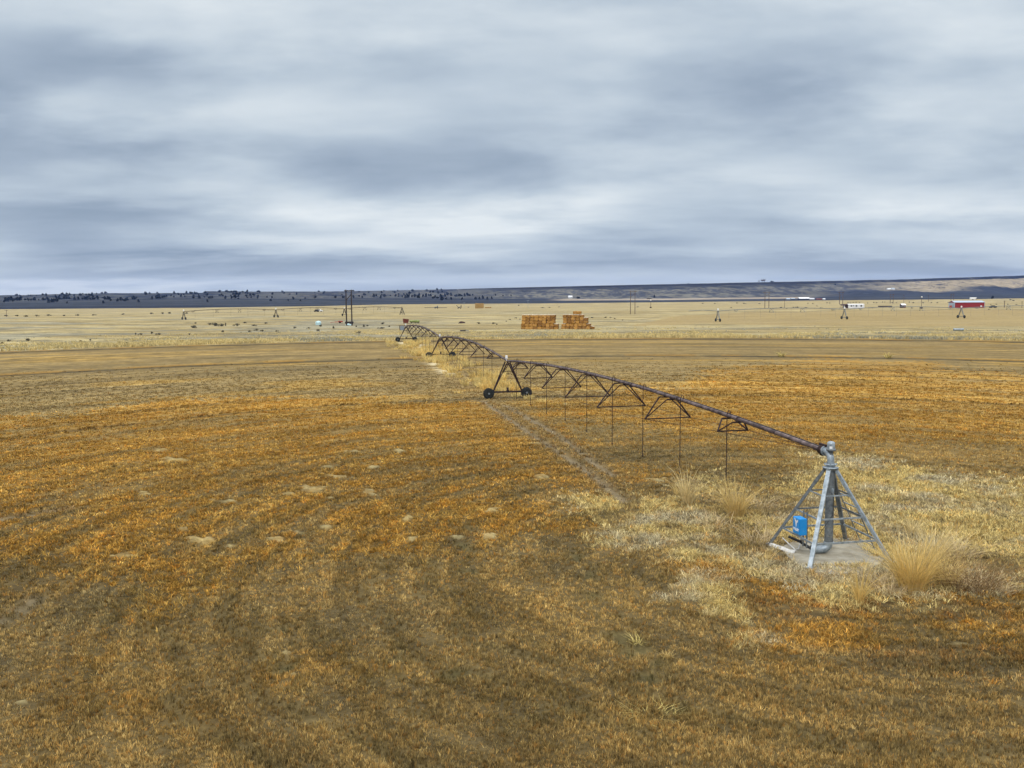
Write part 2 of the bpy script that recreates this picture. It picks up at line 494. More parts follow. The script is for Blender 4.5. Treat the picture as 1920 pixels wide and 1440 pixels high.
RUTS = [[(905, 752), (960, 791), (1030, 838), (1090, 876), (1130, 908), (1170, 940)], [(945, 760), (990, 784), (1060, 826), (1110, 866), (1150, 892)],
        [(0, 975), (60, 966), (125, 955)], [(0, 1165), (30, 1150), (65, 1122)]]
GREEN_RUTS = [[(1080, 1040), (1110, 1100), (1150, 1180), (1190, 1235), (1240, 1300), (1262, 1330)], [(872, 960), (868, 1010), (880, 1075)],
              [(1130, 1130), (1180, 1200), (1230, 1240)], [(835, 1180), (870, 1230), (850, 1265)], [(740, 1240), (800, 1290), (790, 1330)], [(530, 1180), (540, 1280)]]
RIGHT_FIELD = [(1180, 612), (1270, 592), (1400, 585), (1560, 583), (1750, 581), (1920, 580), (2300, 580), (2300, 613), (1920, 612), (1700, 612), (1500, 611), (1330, 607)]
FAR_LINES = [([(1180, 602), (1240, 594), (1345, 588), (1460, 583.5), (1600, 583), (1920, 582)], 0.9, 0.7),
             ([(1330, 593), (1400, 588), (1500, 583)], 0.8, 0.5),
             ([(-20, 593), (150, 591), (350, 588), (480, 585)], 3.5, 0.55),
             ([(780, 611), (850, 611), (920, 607)], 0.8, 0.8),
             ([(1040, 598), (1130, 596), (1160, 595)], 1.0, 0.75),
             ([(1000, 607), (960, 609)], 1.0, 0.5),
             ([(1420, 572), (1560, 572), (1780, 572), (1920, 570)], 5.0, 0.3),
             ([(1280, 570), (1430, 570)], 5.0, 0.5),
             ([(985, 573), (1130, 571)], 5.0, 0.3),
             ([(1250, 627), (1430, 627.5)], 0.5, 0.9), ([(1660, 628), (1800, 629), (1920, 630)], 0.6, 0.8), ([(1030, 631), (1110, 632)], 0.5, 0.5)]


def ground_z(x, y):
    d = np.hypot(x, y)
    z = (fbm(x * 0.09, y * 0.09, 3, 33) - 0.5) * 0.16 + (fbm(x * 0.9, y * 0.9, 3, 35) - 0.5) * 0.09
    z = z * (1 - sstep(300, 900, d) * 0.5)
    z = z - 4.0 * sstep(1400, 2600, d)
    k = 1 - np.exp(-((np.hypot(x - PIV.x, y - PIV.y) / 3.0) ** 4))
    return z * k


def gz(x, y):
    return float(ground_z(np.array([float(x)]), np.array([float(y)]))[0])


def on(px, py):
    g = G(px, py)
    return Vector((g.x, g.y, gz(g.x, g.y)))


# ------------------------------------------------------------------ materials
def new_mat(name):
    m = bpy.data.materials.new(name)
    m.use_nodes = True
    nt = m.node_tree
    b = nt.nodes['Principled BSDF']
    return m, nt, b


def mat_simple(name, c1, c2, scale=3.0, rough=0.7, metal=0.0, spec=0.3, bump=0.0, stretch=(1, 1, 1), lo=0.35, hi=0.65):
    m, nt, b = new_mat(name)
    tc = N(nt, 'ShaderNodeTexCoord')
    mp = N(nt, 'ShaderNodeMapping')
    mp.inputs['Scale'].default_value = stretch
    nt.links.new(tc.outputs['Object'], mp.inputs[0])
    n = noise(nt, mp.outputs[0], scale, 6, 0.6)
    nt.links.new(ramp(nt, n, [(lo, c1), (hi, c2)]), b.inputs['Base Color'])
    b.inputs['Roughness'].default_value = rough
    b.inputs['Metallic'].default_value = metal
    b.inputs['Specular IOR Level'].default_value = spec
    if bump:
        bm_ = N(nt, 'ShaderNodeBump')
        bm_.inputs['Strength'].default_value = bump
        bm_.inputs['Distance'].default_value = 0.02
        nt.links.new(n, bm_.inputs['Height'])
        nt.links.new(bm_.outputs[0], b.inputs['Normal'])
    return m


def mat_attr(name, var=0.35, scale=30.0, rough=0.95, bump=0.0, trans=0.0):
    m, nt, b = new_mat(name)
    at_ = N(nt, 'ShaderNodeAttribute')
    at_.attribute_name = 'col'
    c = at_.outputs['Color']
    tc = N(nt, 'ShaderNodeTexCoord')
    if var:
        n = noise(nt, tc.outputs['Object'], scale, 5, 0.65)
        n_b = noise(nt, tc.outputs['Object'], scale * 0.17, 4, 0.6)
        n_c = noise(nt, tc.outputs['Object'], scale * 0.06, 5, 0.65)
        v = math_node(nt, 'ADD', math_node(nt, 'MULTIPLY', n, 0.45), math_node(nt, 'MULTIPLY', n_b, 0.3))
        v = math_node(nt, 'ADD', v, math_node(nt, 'MULTIPLY', n_c, 0.25))
        r = ramp(nt, v, [(0.36, (1 - var,) * 3), (0.5, (1, 1, 1)), (0.64, (1 + var,) * 3)])
        c = mix_rgb(nt, 1.0, c, r, 'MULTIPLY')
    nt.links.new(c, b.inputs['Base Color'])
    b.inputs['Roughness'].default_value = rough
    b.inputs['Specular IOR Level'].default_value = 0.1
    if bump:
        bm_ = N(nt, 'ShaderNodeBump')
        bm_.inputs['Strength'].default_value = bump
        bm_.inputs['Distance'].default_value = 0.06
        nt.links.new(v, bm_.inputs['Height'])
        nt.links.new(bm_.outputs[0], b.inputs['Normal'])
    if trans:
        tr = N(nt, 'ShaderNodeBsdfTranslucent')
        nt.links.new(c, tr.inputs[0])
        mx = N(nt, 'ShaderNodeMixShader')
        mx.inputs[0].default_value = trans
        nt.links.new(b.outputs[0], mx.inputs[1])
        nt.links.new(tr.outputs[0], mx.inputs[2])
        nt.links.new(mx.outputs[0], nt.nodes['Material Output'].inputs[0])
    return m


MAT = dict(
    rust=mat_simple('rusty_steel', (0.012, 0.008, 0.009), (0.055, 0.030, 0.027), 4.0, 0.75, 0.2, 0.3, 0.3),
    pipe=mat_simple('rusty_pipe', (0.030, 0.017, 0.018), (0.22, 0.165, 0.16), 2.6, 0.6, 0.2, 0.4, 0.3, lo=0.40, hi=0.72),
    dark=mat_simple('dark_steel', (0.012, 0.011, 0.012), (0.035, 0.03, 0.03), 5.0, 0.7),
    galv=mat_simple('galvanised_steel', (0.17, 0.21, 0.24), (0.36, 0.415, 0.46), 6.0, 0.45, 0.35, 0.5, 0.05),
    galv_dark=mat_simple('dark_galvanised_steel', (0.10, 0.115, 0.125), (0.21, 0.235, 0.25), 7.0, 0.6, 0.3, 0.4, 0.1),
    tyre=mat_simple('black_rubber', (0.008, 0.010, 0.010), (0.025, 0.028, 0.026), 8.0, 0.8),
    blue=mat_simple('blue_paint', (0.006, 0.21, 0.56), (0.010, 0.25, 0.63), 5.0, 0.4, 0, 0.5),
    white=mat_simple('white_paint', (0.66, 0.68, 0.70), (0.82, 0.83, 0.84), 4.0, 0.5),
    concrete=mat_simple('old_concrete', (0.20, 0.175, 0.125), (0.34, 0.32, 0.26), 1.6, 0.9, 0, 0.2, 0.2),
    cable=mat_simple('black_cable', (0.012, 0.012, 0.013), (0.02, 0.02, 0.02), 4.0, 0.5),
    conduit=mat_simple('pale_conduit', (0.45, 0.45, 0.43), (0.62, 0.62, 0.60), 6.0, 0.5),
    wood=mat_simple('dark_pole_wood', (0.022, 0.016, 0.014), (0.05, 0.038, 0.03), 3.0, 0.9, stretch=(4, 4, 0.3)),
    wood2=mat_simple('weathered_pole_wood', (0.06, 0.04, 0.032), (0.12, 0.085, 0.065), 3.0, 0.9, stretch=(4, 4, 0.3)),
    glass=mat_simple('window_glass', (0.012, 0.013, 0.016), (0.025, 0.027, 0.032), 2.0, 0.15, 0, 0.5),
    red=mat_simple('red_sheet_metal', (0.20, 0.010, 0.012), (0.27, 0.018, 0.018), 1.2, 0.55, 0, 0.4, stretch=(6, 6, 0.4)),
    roof=mat_simple('grey_roof_metal', (0.30, 0.37, 0.46), (0.40, 0.47, 0.55), 1.0, 0.5, 0.1, stretch=(4, 4, 0.4)),
    siding=mat_simple('white_siding', (0.60, 0.61, 0.64), (0.72, 0.73, 0.75), 0.8, 0.7),
    brown=mat_simple('dark_brown_boards', (0.035, 0.02, 0.018), (0.07, 0.04, 0.033), 1.5, 0.9),
    rustred=mat_simple('rust_red_steel', (0.10, 0.025, 0.014), (0.17, 0.045, 0.022), 2.0, 0.8),
    redorange=mat_simple('faded_red_paint', (0.30, 0.05, 0.025), (0.40, 0.09, 0.045), 2.0, 0.7),
    green=mat_simple('faded_green_paint', (0.16, 0.20, 0.055), (0.25, 0.29, 0.095), 1.6, 0.6),
    tank=mat_simple('pale_blue_plastic', (0.42, 0.62, 0.66), (0.55, 0.74, 0.77), 1.0, 0.4),
    bark=mat_simple('juniper_bark', (0.05, 0.035, 0.028), (0.09, 0.065, 0.05), 3.0, 0.95),
    juniper=mat_simple('juniper_foliage', (0.004, 0.006, 0.009), (0.012, 0.016, 0.018), 1.2, 0.9),
    sagebrush=mat_simple('sagebrush_foliage', (0.045, 0.042, 0.028), (0.115, 0.105, 0.072), 2.0, 0.95),
    twig=mat_simple('bare_twigs', (0.10, 0.075, 0.085), (0.17, 0.13, 0.135), 1.0, 0.95),
)


def mat_bale(name, bleached):
    m, nt, b = new_mat(name)
    tc = N(nt, 'ShaderNodeTexCoord')
    oi = N(nt, 'ShaderNodeObjectInfo')
    mp = N(nt, 'ShaderNodeMapping')
    mp.inputs['Scale'].default_value = (1, 1, 3.5)
    nt.links.new(tc.outputs['Object'], mp.inputs[0])
    n = noise(nt, mp.outputs[0], 3.0, 6, 0.65)
    c = ramp(nt, n, [(0.33, (0.17, 0.082, 0.020)), (0.5, (0.36, 0.190, 0.050)), (0.68, (0.52, 0.315, 0.10))])
    rv = ramp(nt, oi.outputs['Random'], [(0.0, (0.62, 0.56, 0.5)), (0.5, (0.95, 0.93, 0.9)), (1.0, (1.3, 1.3, 1.25))])
    c = mix_rgb(nt, 1.0, c, rv, 'MULTIPLY')
    if bleached:
        sp = N(nt, 'ShaderNodeSeparateXYZ')
        nt.links.new(tc.outputs['Object'], sp.inputs[0])
        n3 = noise(nt, tc.outputs['Object'], 2.0, 3, 0.6)
        h = math_node(nt, 'ADD', sp.outputs[2], math_node(nt, 'MULTIPLY', n3, 0.35))
        mr = N(nt, 'ShaderNodeMapRange')
        mr.inputs[1].default_value = 0.78
        mr.inputs[2].default_value = 0.92
        nt.links.new(h, mr.inputs[0])
        c = mix_rgb(nt, mr.outputs[0], c, (0.50, 0.43, 0.32))
    nt.links.new(c, b.inputs['Base Color'])
    b.inputs['Roughness'].default_value = 0.95
    b.inputs['Specular IOR Level'].default_value = 0.1
    bp = N(nt, 'ShaderNodeBump')
    bp.inputs['Strength'].default_value = 0.8
    bp.inputs['Distance'].default_value = 0.08
    nt.links.new(n, bp.inputs['Height'])
    nt.links.new(bp.outputs[0], b.inputs['Normal'])
    return m


MAT['bale'] = mat_bale('hay', False)
MAT['bale_top'] = mat_bale('hay_with_bleached_crust', True)
MAT['bale_far'] = mat_simple('yellow_hay', (0.27, 0.17, 0.055), (0.42, 0.28, 0.10), 1.2, 0.95)
MAT['ground'] = mat_attr('field_ground', 0.5, 11.0, 1.0, 0.7)
MAT['grass'] = mat_attr('dry_grass', 0.0, 1, 0.9, 0, 0.22)
MAT['hills'] = mat_attr('hillside', 0.45, 0.06, 1.0, 0.0)


# ------------------------------------------------------------------ mesh builder and scene bookkeeping
class MB:
    def __init__(s):
        s.v, s.f, s.m, s.sm = [], [], [], []

    def add(s, vs, fs, mi=0, smooth=False):
        o = len(s.v)
        s.v += [tuple(v) for v in vs]
        for f in fs:
            s.f.append(tuple(i + o for i in f))
            s.m.append(mi)
            s.sm.append(smooth)
        return s

    def box(s, c, size, rot=None, mi=0, bev=0.0):
        c = Vector(c)
        hx, hy, hz = size[0] / 2, size[1] / 2, size[2] / 2
        if bev:
            bm = bmesh.new()
            bmesh.ops.create_cube(bm, size=1.0)
            bmesh.ops.scale(bm, vec=size, verts=bm.verts)
            bmesh.ops.bevel(bm, geom=bm.edges[:], offset=bev, segments=2, affect='EDGES', profile=0.6)
            bm.verts.index_update()
            vs = [v.co.copy() for v in bm.verts]
            fs = [[v.index for v in f.verts] for f in bm.faces]
            bm.free()
        else:
            vs = [Vector((x, y, z)) for x in (-hx, hx) for y in (-hy, hy) for z in (-hz, hz)]
            fs = [(0, 1, 3, 2), (4, 6, 7, 5), (0, 4, 5, 1), (2, 3, 7, 6), (0, 2, 6, 4), (1, 5, 7, 3)]
        if rot is not None:
            vs = [rot @ v for v in vs]
        return s.add([c + v for v in vs], fs, mi)

    def bar(s, p, q, w, h=None, mi=0, upv=Vector((0, 0, 1))):
        """square-section bar from p to q"""
        p, q = Vector(p), Vector(q)
        h = h or w
        d = (q - p).normalized()
        if abs(d.dot(upv)) > 0.98:
            upv = Vector((0, 1, 0))
        a = d.cross(upv).normalized()
        b = a.cross(d)
        vs = []
        for e in (p, q):
            for sa, sb in ((-1, -1), (1, -1), (1, 1), (-1, 1)):
                vs.append(e + a * (sa * w / 2) + b * (sb * h / 2))
        return s.add(vs, [(3, 2, 1, 0), (4, 5, 6, 7), (0, 1, 5, 4), (1, 2, 6, 5), (2, 3, 7, 6), (3, 0, 4, 7)], mi)

    def tube(s, pts, r, n=8, mi=0, cap=True):
        pts = [Vector(p) for p in pts]
        rs = r if isinstance(r, (list, tuple)) else [r] * len(pts)
        rings = []
        prev = None
        for i, p in enumerate(pts):
            d = (pts[min(i + 1, len(pts) - 1)] - pts[max(i - 1, 0)]).normalized()
            if prev is None:
                ref = Vector((0, 0, 1)) if abs(d.z) < 0.9 else Vector((1, 0, 0))
                a = d.cross(ref).normalized()
            else:
                a = (prev - d * prev.dot(d)).normalized()
            prev = a
            b = d.cross(a)
            rings.append([p + (a * cos(2 * pi * k / n) + b * sin(2 * pi * k / n)) * rs[i] for k in range(n)])
        vs = [v for r_ in rings for v in r_]
        fs = []
        for i in range(len(pts) - 1):
            for k in range(n):
                k2 = (k + 1) % n
                fs.append((i * n + k, i * n + k2, (i + 1) * n + k2, (i + 1) * n + k))
        s.add(vs, fs, mi, True)
        if cap:
            s.add(rings[0], [tuple(reversed(range(n)))], mi)
            s.add(rings[-1], [tuple(range(n))], mi)
        return s

    def lathe(s, c, prof, axis=Vector((0, 0, 1)), n=24, mi=0):
        """prof: list of (radius, height along the axis)"""
        c = Vector(c)
        axis = Vector(axis).normalized()
        ref = Vector((0, 0, 1)) if abs(axis.z) < 0.9 else Vector((1, 0, 0))
        a = axis.cross(ref).normalized()
        b = axis.cross(a)
        vs, fs = [], []
        for r, h in prof:
            for k in range(n):
                t = 2 * pi * k / n
                vs.append(c + axis * h + (a * cos(t) + b * sin(t)) * max(r, 1e-4))
        for i in range(len(prof) - 1):
            for k in range(n):
                k2 = (k + 1) % n
                fs.append((i * n + k, i * n + k2, (i + 1) * n + k2, (i + 1) * n + k))
        s.add(vs, fs, mi, True)
        s.add(vs[:n], [tuple(reversed(range(n)))], mi)
        s.add(vs[-n:], [tuple(range(n))], mi)
        return s

    def build(s, name, mats, parent=None, origin=None):
        """mesh object; vertices are world positions, or local to the parent when origin is given as that parent's world place"""
        me = bpy.data.meshes.new(name)
        off = Vector(origin) if origin is not None else Vector()
        me.from_pydata([tuple(Vector(v) - off) for v in s.v], [], s.f)
        if not isinstance(mats, (list, tuple)):
            mats = [mats]
        for m in mats:
            me.materials.append(m)
        me.polygons.foreach_set('material_index', s.m)
        me.polygons.foreach_set('use_smooth', s.sm)
        me.update()
        o = bpy.data.objects.new(name, me)
        col.objects.link(o)
        if parent is not None:
            o.parent = parent
        elif origin is not None:
            o.location = off
        return o


def tag(o, label=None, cat=None, group=None, kind=None):
    if label:
        o['label'] = label
    if cat:
        o['category'] = cat
    if group:
        o['group'] = group
    if kind:
        o['kind'] = kind
    return o


def thing(name, loc, label, cat, group=None, rz=0.0):
    o = bpy.data.objects.new(name, None)
    col.objects.link(o)
    o.location = loc
    o.rotation_euler = (0, 0, rz)
    o.empty_display_size = 0.3
    return tag(o, label, cat, group)


KIDS = {}


def children(o):
    return list(o.children)


def copy_tree(o, loc, rz=0.0, scale=None, label=None, group=None):
    c = o.copy()
    col.objects.link(c)
    c.location = loc
    c.rotation_euler = (0, 0, rz)
    if scale is not None:
        c.scale = scale
    if label:
        c['label'] = label
    if group:
        c['group'] = group
    for ch in o.children:
        d = ch.copy()
        col.objects.link(d)
        d.parent = c
        for g in ch.children:
            e = g.copy()
            col.objects.link(e)
            e.parent = d
    return c


def np_mesh(name, verts, faces, colors=None, mat=None, smooth=False):
    """fast mesh from numpy: verts (n,3), faces (m,k) all with k corners; colors per vertex"""
    me = bpy.data.meshes.new(name)
    k = faces.shape[1]
    me.vertices.add(len(verts))
    me.vertices.foreach_set('co', verts.astype(np.float32).ravel())
    me.loops.add(faces.size)
    me.loops.foreach_set('vertex_index', faces.astype(np.int32).ravel())
    me.polygons.add(len(faces))
    me.polygons.foreach_set('loop_start', np.arange(0, faces.size, k, dtype=np.int32))
    if smooth:
        me.polygons.foreach_set('use_smooth', np.ones(len(faces), bool))
    me.update(calc_edges=True)
    if colors is not None:
        a = me.color_attributes.new('col', 'FLOAT_COLOR', 'POINT')
        rgba = np.ones((len(verts), 4), np.float32)
        rgba[:, :3] = colors
        a.data.foreach_set('color', rgba.ravel())
    if mat:
        me.materials.append(mat)
    o = bpy.data.objects.new(name, me)
    col.objects.link(o)
    return o


# ================================================================== THE SETTING
def build_ground():
    rad = [0.5, 3.0, 6.0]
    r = 9.0
    while r < 330:
        rad.append(r)
        r *= 1.0072
    while r < 900:
        rad.append(r)
        r *= 1.012
    while r < 6500:
        rad.append(r)
        r *= 1.10
    rad = np.array(rad)
    a_in = np.linspace(-radians(35), radians(35), 560)
    a_l = np.linspace(-pi, -radians(35), 60, endpoint=False)
    a_r = np.linspace(radians(35), pi, 60, endpoint=False)[1:]
    ang = np.concatenate([a_l, a_in, a_r])
    R, A = np.meshgrid(rad, ang, indexing='ij')
    x, y = (R * np.sin(A)).ravel(), (R * np.cos(A)).ravel()
    c, k = zones(x, y)
    # ground between the modelled tufts is coloured darker than the tufts
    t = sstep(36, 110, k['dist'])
    gap_col = lerp(np.tile(C_SOIL, (len(x), 1)), c, np.full(len(x), 0.30)) * 0.62
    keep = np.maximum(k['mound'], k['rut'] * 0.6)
    c = lerp(gap_col, c, np.maximum(t, keep))
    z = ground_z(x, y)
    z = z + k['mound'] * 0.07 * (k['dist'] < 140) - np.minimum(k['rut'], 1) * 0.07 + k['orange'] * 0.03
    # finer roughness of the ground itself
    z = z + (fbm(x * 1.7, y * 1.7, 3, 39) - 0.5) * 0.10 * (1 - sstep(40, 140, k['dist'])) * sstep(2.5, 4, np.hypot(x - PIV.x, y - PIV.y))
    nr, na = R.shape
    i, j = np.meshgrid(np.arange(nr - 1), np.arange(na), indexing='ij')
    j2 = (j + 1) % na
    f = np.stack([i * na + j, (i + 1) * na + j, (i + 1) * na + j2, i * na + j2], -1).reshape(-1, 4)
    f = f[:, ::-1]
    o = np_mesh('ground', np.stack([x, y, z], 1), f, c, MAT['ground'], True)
    tag(o, 'flat irrigated field of brown stubble and orange weeds with pale dry plain beyond', 'ground', kind='structure')
    return o


# photo column, skyline, foot of the sage flat, foot of the slope
PROF = np.array([
    (-900, 556, 586, 573), (-300, 555, 583, 569), (0, 553.7, 580.7, 567), (58, 553.2, 580.2, 566), (62, 552.6, 580.2, 566), (120, 551.5, 579.6, 565), (200, 550, 579, 563), (300, 549.6, 578.2, 562),
    (384, 549.2, 577.6, 560.5), (388, 546.2, 577.3, 560.5), (480, 546.8, 576, 560), (600, 546.8, 574.6, 559.5), (720, 545, 571.5, 558.5), (840, 542.5, 570.6, 559), (900, 541, 570.2, 559),
    (1000, 538.4, 570, 560.5), (1100, 536.2, 569.2, 560.5), (1240, 533.2, 568, 560), (1400, 530.0, 566, 558), (1480, 528.4, 565.2, 557), (1560, 526.8, 563.8, 556), (1700, 523.8, 562.6, 553.5),
    (1840, 519.2, 561, 551.5), (1920, 516.8, 558.5, 550), (2300, 508, 554, 545), (2900, 500, 548, 538)], float)


def hill_profile(s):
    px = 960 + s * FPX
    sky, foot, mid = (np.interp(px, PROF[:, 0], PROF[:, k]) for k in (1, 2, 3))

    def drop(py):       # downward slope per metre forward for a photo row in this column
        u, v = px - 960.0, py - 720.0
        y_ = SR * u + CR * v
        return (SP * FPX + CP * y_) / (CP * FPX - SP * y_)
    y0 = CAM_H / drop(foot)
    y1 = y0 * 1.45
    z1 = CAM_H - y1 * drop(mid)
    y2 = y0 * np.where(px < 860, 2.6, 2.2)
    z2 = CAM_H - y2 * drop(sky)
    return px, y0, y1, z1, y2, z2


def hill_height(s, Y, rough=True):
    px, y0, y1, z1, y2, z2 = hill_profile(s)
    t1 = np.clip((Y - y0) / (y1 - y0), 0, 1)
    t2 = np.clip((Y - y1) / (y2 - y1), 0, 1)
    z = -0.6 + (z1 + 0.6) * t1
    mesa = sstep(820, 1000, px)
    # the western slope is a smooth rise, the eastern one a talus slope under a rim of rock
    e = t2 * t2 * (3 - 2 * t2) * (1 - mesa) + mesa * np.where(t2 < 0.92, 0.83 * (t2 / 0.92) ** 1.15, 0.83 + 0.17 * sstep(0.92, 0.965, t2))
    z = z + (z2 - z1) * e * (t2 > 0)
    if rough:
        X = s * Y
        b = np.clip(t2 * 4, 0, 1) * np.clip((1 - t2) * 3, 0, 1)
        z = z + b * ((fbm(X * 0.012, Y * 0.006, 4, 101) - 0.5) * (z2 - z1) * 0.30 + (fbm(X * 0.045, Y * 0.02, 3, 103) - 0.5) * (z2 - z1) * 0.16)
    # the plateau behind the crest falls away very gently
    z = z - np.clip(Y - y2, 0, None) * 0.0055
    return z, t1, t2


def build_hills():
    s = np.concatenate([np.linspace(-1.05, -0.64, 60), np.linspace(-0.635, 0.635, 1500), np.linspace(0.64, 1.1, 60)])
    rows = np.concatenate([np.linspace(0.97, 1.45, 60), np.linspace(1.455, 2.62, 190), np.linspace(2.64, 3.2, 16), np.linspace(3.3, 4.2, 8)])
    S, T = np.meshgrid(s, rows, indexing='xy')
    S, T = S.ravel(), T.ravel()
    px, y0, y1, z1, y2, z2 = hill_profile(S)
    Y = y0 * T
    z, t1, t2 = hill_height(S, Y)
    z = np.where(T < 0.99, -4, z)
    X = S * Y
    mesa = sstep(820, 1000, px)
    n1 = fbm(X * 0.03, Y * 0.010, 4, 111)
    n2 = fbm(X * 0.11, Y * 0.028, 5, 113, 0.7)
    n3 = fbm(X * 0.006, Y * 0.004, 3, 117)
    sage = np.array([0.022, 0.027, 0.037])
    sage_d = np.array([0.009, 0.012, 0.022])
    grass = np.array([0.25, 0.205, 0.135])
    rock = np.array([0.014, 0.014, 0.018])
    c = np.tile(sage, (len(X), 1))
    # sage flat: bands
    band = fbm(X * 0.002, Y * 0.03, 3, 121)
    c = lerp(c, sage_d * 1.3, sstep(0.5, 0.7, band) * (t2 <= 0))
    c = lerp(c, np.array([0.065, 0.066, 0.068]), sstep(0.56, 0.7, fbm(X * 0.003, Y * 0.05, 3, 123)) * (t2 <= 0) * 0.7)
    # pale hayfield strip under the mesa
    strip = sstep(1020, 1070, px) * (1 - sstep(1490, 1540, px)) * sstep(0.55, 0.68, t1) * (t2 <= 0.015)
    c = lerp(c, np.array([0.30, 0.25, 0.19]), strip * 0.9)
    # western slope: grass between dark brush
    w = (t2 > 0) * (1 - mesa)
    c = lerp(c, lerp(np.tile(np.array([0.062, 0.065, 0.066]), (len(X), 1)), sage_d * 1.2, sstep(0.42, 0.60, n1 * .6 + n2 * .4)), w)
    c = lerp(c, np.array([0.15, 0.135, 0.11]), w * sstep(0.53, 0.66, n2) * sstep(380, 600, px) * 0.7)
    # mesa slope
    gr = sstep(0.40, 0.58, n2 * 0.7 + n1 * 0.3)
    mc = lerp(np.tile(np.array([0.135, 0.128, 0.105]), (len(X), 1)), sage_d * 1.8, gr * 0.80)
    dry = sstep(1560, 1780, px) * sstep(0.28, 0.42, t2 + (n3 - .5) * 0.3) * (1 - sstep(0.90, 0.93, t2))
    mc = lerp(mc, lerp(np.tile(grass * 1.1, (len(X), 1)), sage_d * 1.4, sstep(0.56, 0.70, n2) * 0.9), dry)
    low = sstep(1480, 1600, px) * (1 - sstep(0.26, 0.40, t2 + (n3 - .5) * 0.3))
    mc = lerp(mc, lerp(np.tile(sage_d * 1.5, (len(X), 1)), sage * 1.2, sstep(0.45, 0.65, n2)), low * 0.9)
    upper = sstep(0.62, 0.80, t2 + (n1 - 0.5) * 0.4) * (1 - sstep(1480, 1600, px))
    mc = lerp(mc, sage_d * 0.9, upper * 0.75)
    c = lerp(c, mc, (t2 > 0) * mesa)
    rim = sstep(0.905, 0.92, t2) * (1 - sstep(0.972, 0.985, t2)) * sstep(850, 950, px)
    c = lerp(c, rock, rim * (0.65 + 0.35 * sstep(0.3, 0.5, n1)))
    c = lerp(c, np.array([0.12, 0.11, 0.09]), sstep(0.985, 1.0, t2) * mesa)
    Z = z
    nr, na = len(rows), len(s)
    i, j = np.meshgrid(np.arange(nr - 1), np.arange(na - 1), indexing='ij')
    f = np.stack([i * na + j, i * na + j + 1, (i + 1) * na + j + 1, (i + 1) * na + j], -1).reshape(-1, 4)
    o = np_mesh('hills', np.stack([X, Y, Z], 1), f, c, MAT['hills'], True)
    tag(o, 'low dark sage hills rising to a rim-rocked mesa along the horizon', 'hills', kind='structure')
    return o


def hill_point(px, py):
    """first place on the hills seen at a photo point"""
    u, v = px - 960.0, py - 720.0
    xr, yr = CR * u - SR * v, SR * u + CR * v
    ff, dd = CP * FPX - SP * yr, SP * FPX + CP * yr
    s = xr / ff
    sl = dd / ff
    _, y0, y1, z1, y2, z2 = (float(np.asarray(q).ravel()[0]) for q in hill_profile(np.array([s])))
    Y = np.linspace(y0, y2 * 1.02, 500)
    z, _, _ = hill_height(np.full(500, s), Y)
    los = CAM_H - Y * sl
    hit = np.where(z >= los)[0]
    k = hit[0] if len(hit) else 488
    return Vector((s * Y[k], Y[k], z[k] - 0.1)), Y[k] / FPX


build_ground()
build_hills()


# ------------------------------------------------------------------ grass, too much of it to count
def blades(x, y, z, h, w, col_, n, lean, spread, curve=0.3, seed=3):
    """n blades for each tuft; every blade is two tapering triangles (base pair, mid pair, tip)"""
    rg = np.random.default_rng(seed)
    m = len(x)
    x, y, z, h, w = (np.repeat(q, n) for q in (x, y, z, h, w))
    lean, spread = np.repeat(lean, n), np.repeat(spread, n)
    cc = np.repeat(col_, n, 0)
    k = m * n
    a = rg.uniform(0, 2 * pi, k)
    rr = np.sqrt(rg.uniform(0, 1, k)) * spread
    bx, by = x + np.cos(a) * rr, y + np.sin(a) * rr
    a2 = a + rg.normal(0, 0.9, k)
    hh = h * rg.uniform(0.55, 1.15, k)
    ln = lean * rg.uniform(0.3, 1.3, k)
    dx, dy = np.cos(a2), np.sin(a2)
    f = rg.uniform(0, 2 * pi, k)
    wx, wy = np.cos(f) * w / 2, np.sin(f) * w / 2
    mid = 0.55
    mx, my, mz = bx + dx * hh * ln * mid * (1 - curve), by + dy * hh * ln * mid * (1 - curve), z + hh * mid
    tx, ty, tz = bx + dx * hh * ln, by + dy * hh * ln, z + hh * np.clip(1 - 0.25 * ln * ln, 0.3, 1)
    V = np.empty((k, 5, 3))
    V[:, 0] = np.stack([bx - wx, by - wy, z - 0.02], 1)
    V[:, 1] = np.stack([bx + wx, by + wy, z - 0.02], 1)
    V[:, 2] = np.stack([mx + wx * 0.8, my + wy * 0.8, mz], 1)
    V[:, 3] = np.stack([mx - wx * 0.8, my - wy * 0.8, mz], 1)
    V[:, 4] = np.stack([tx, ty, tz], 1)
    b = np.arange(k)[:, None] * 5
    F = np.concatenate([b + np.array([[0, 1, 2]]), b + np.array([[0, 2, 3]]), b + np.array([[3, 2, 4]])], 0)
    jit = rg.uniform(0.62, 1.32, k)
    C = np.repeat(cc * jit[:, None], 5, 0)
    return V.reshape(-1, 3), F, C


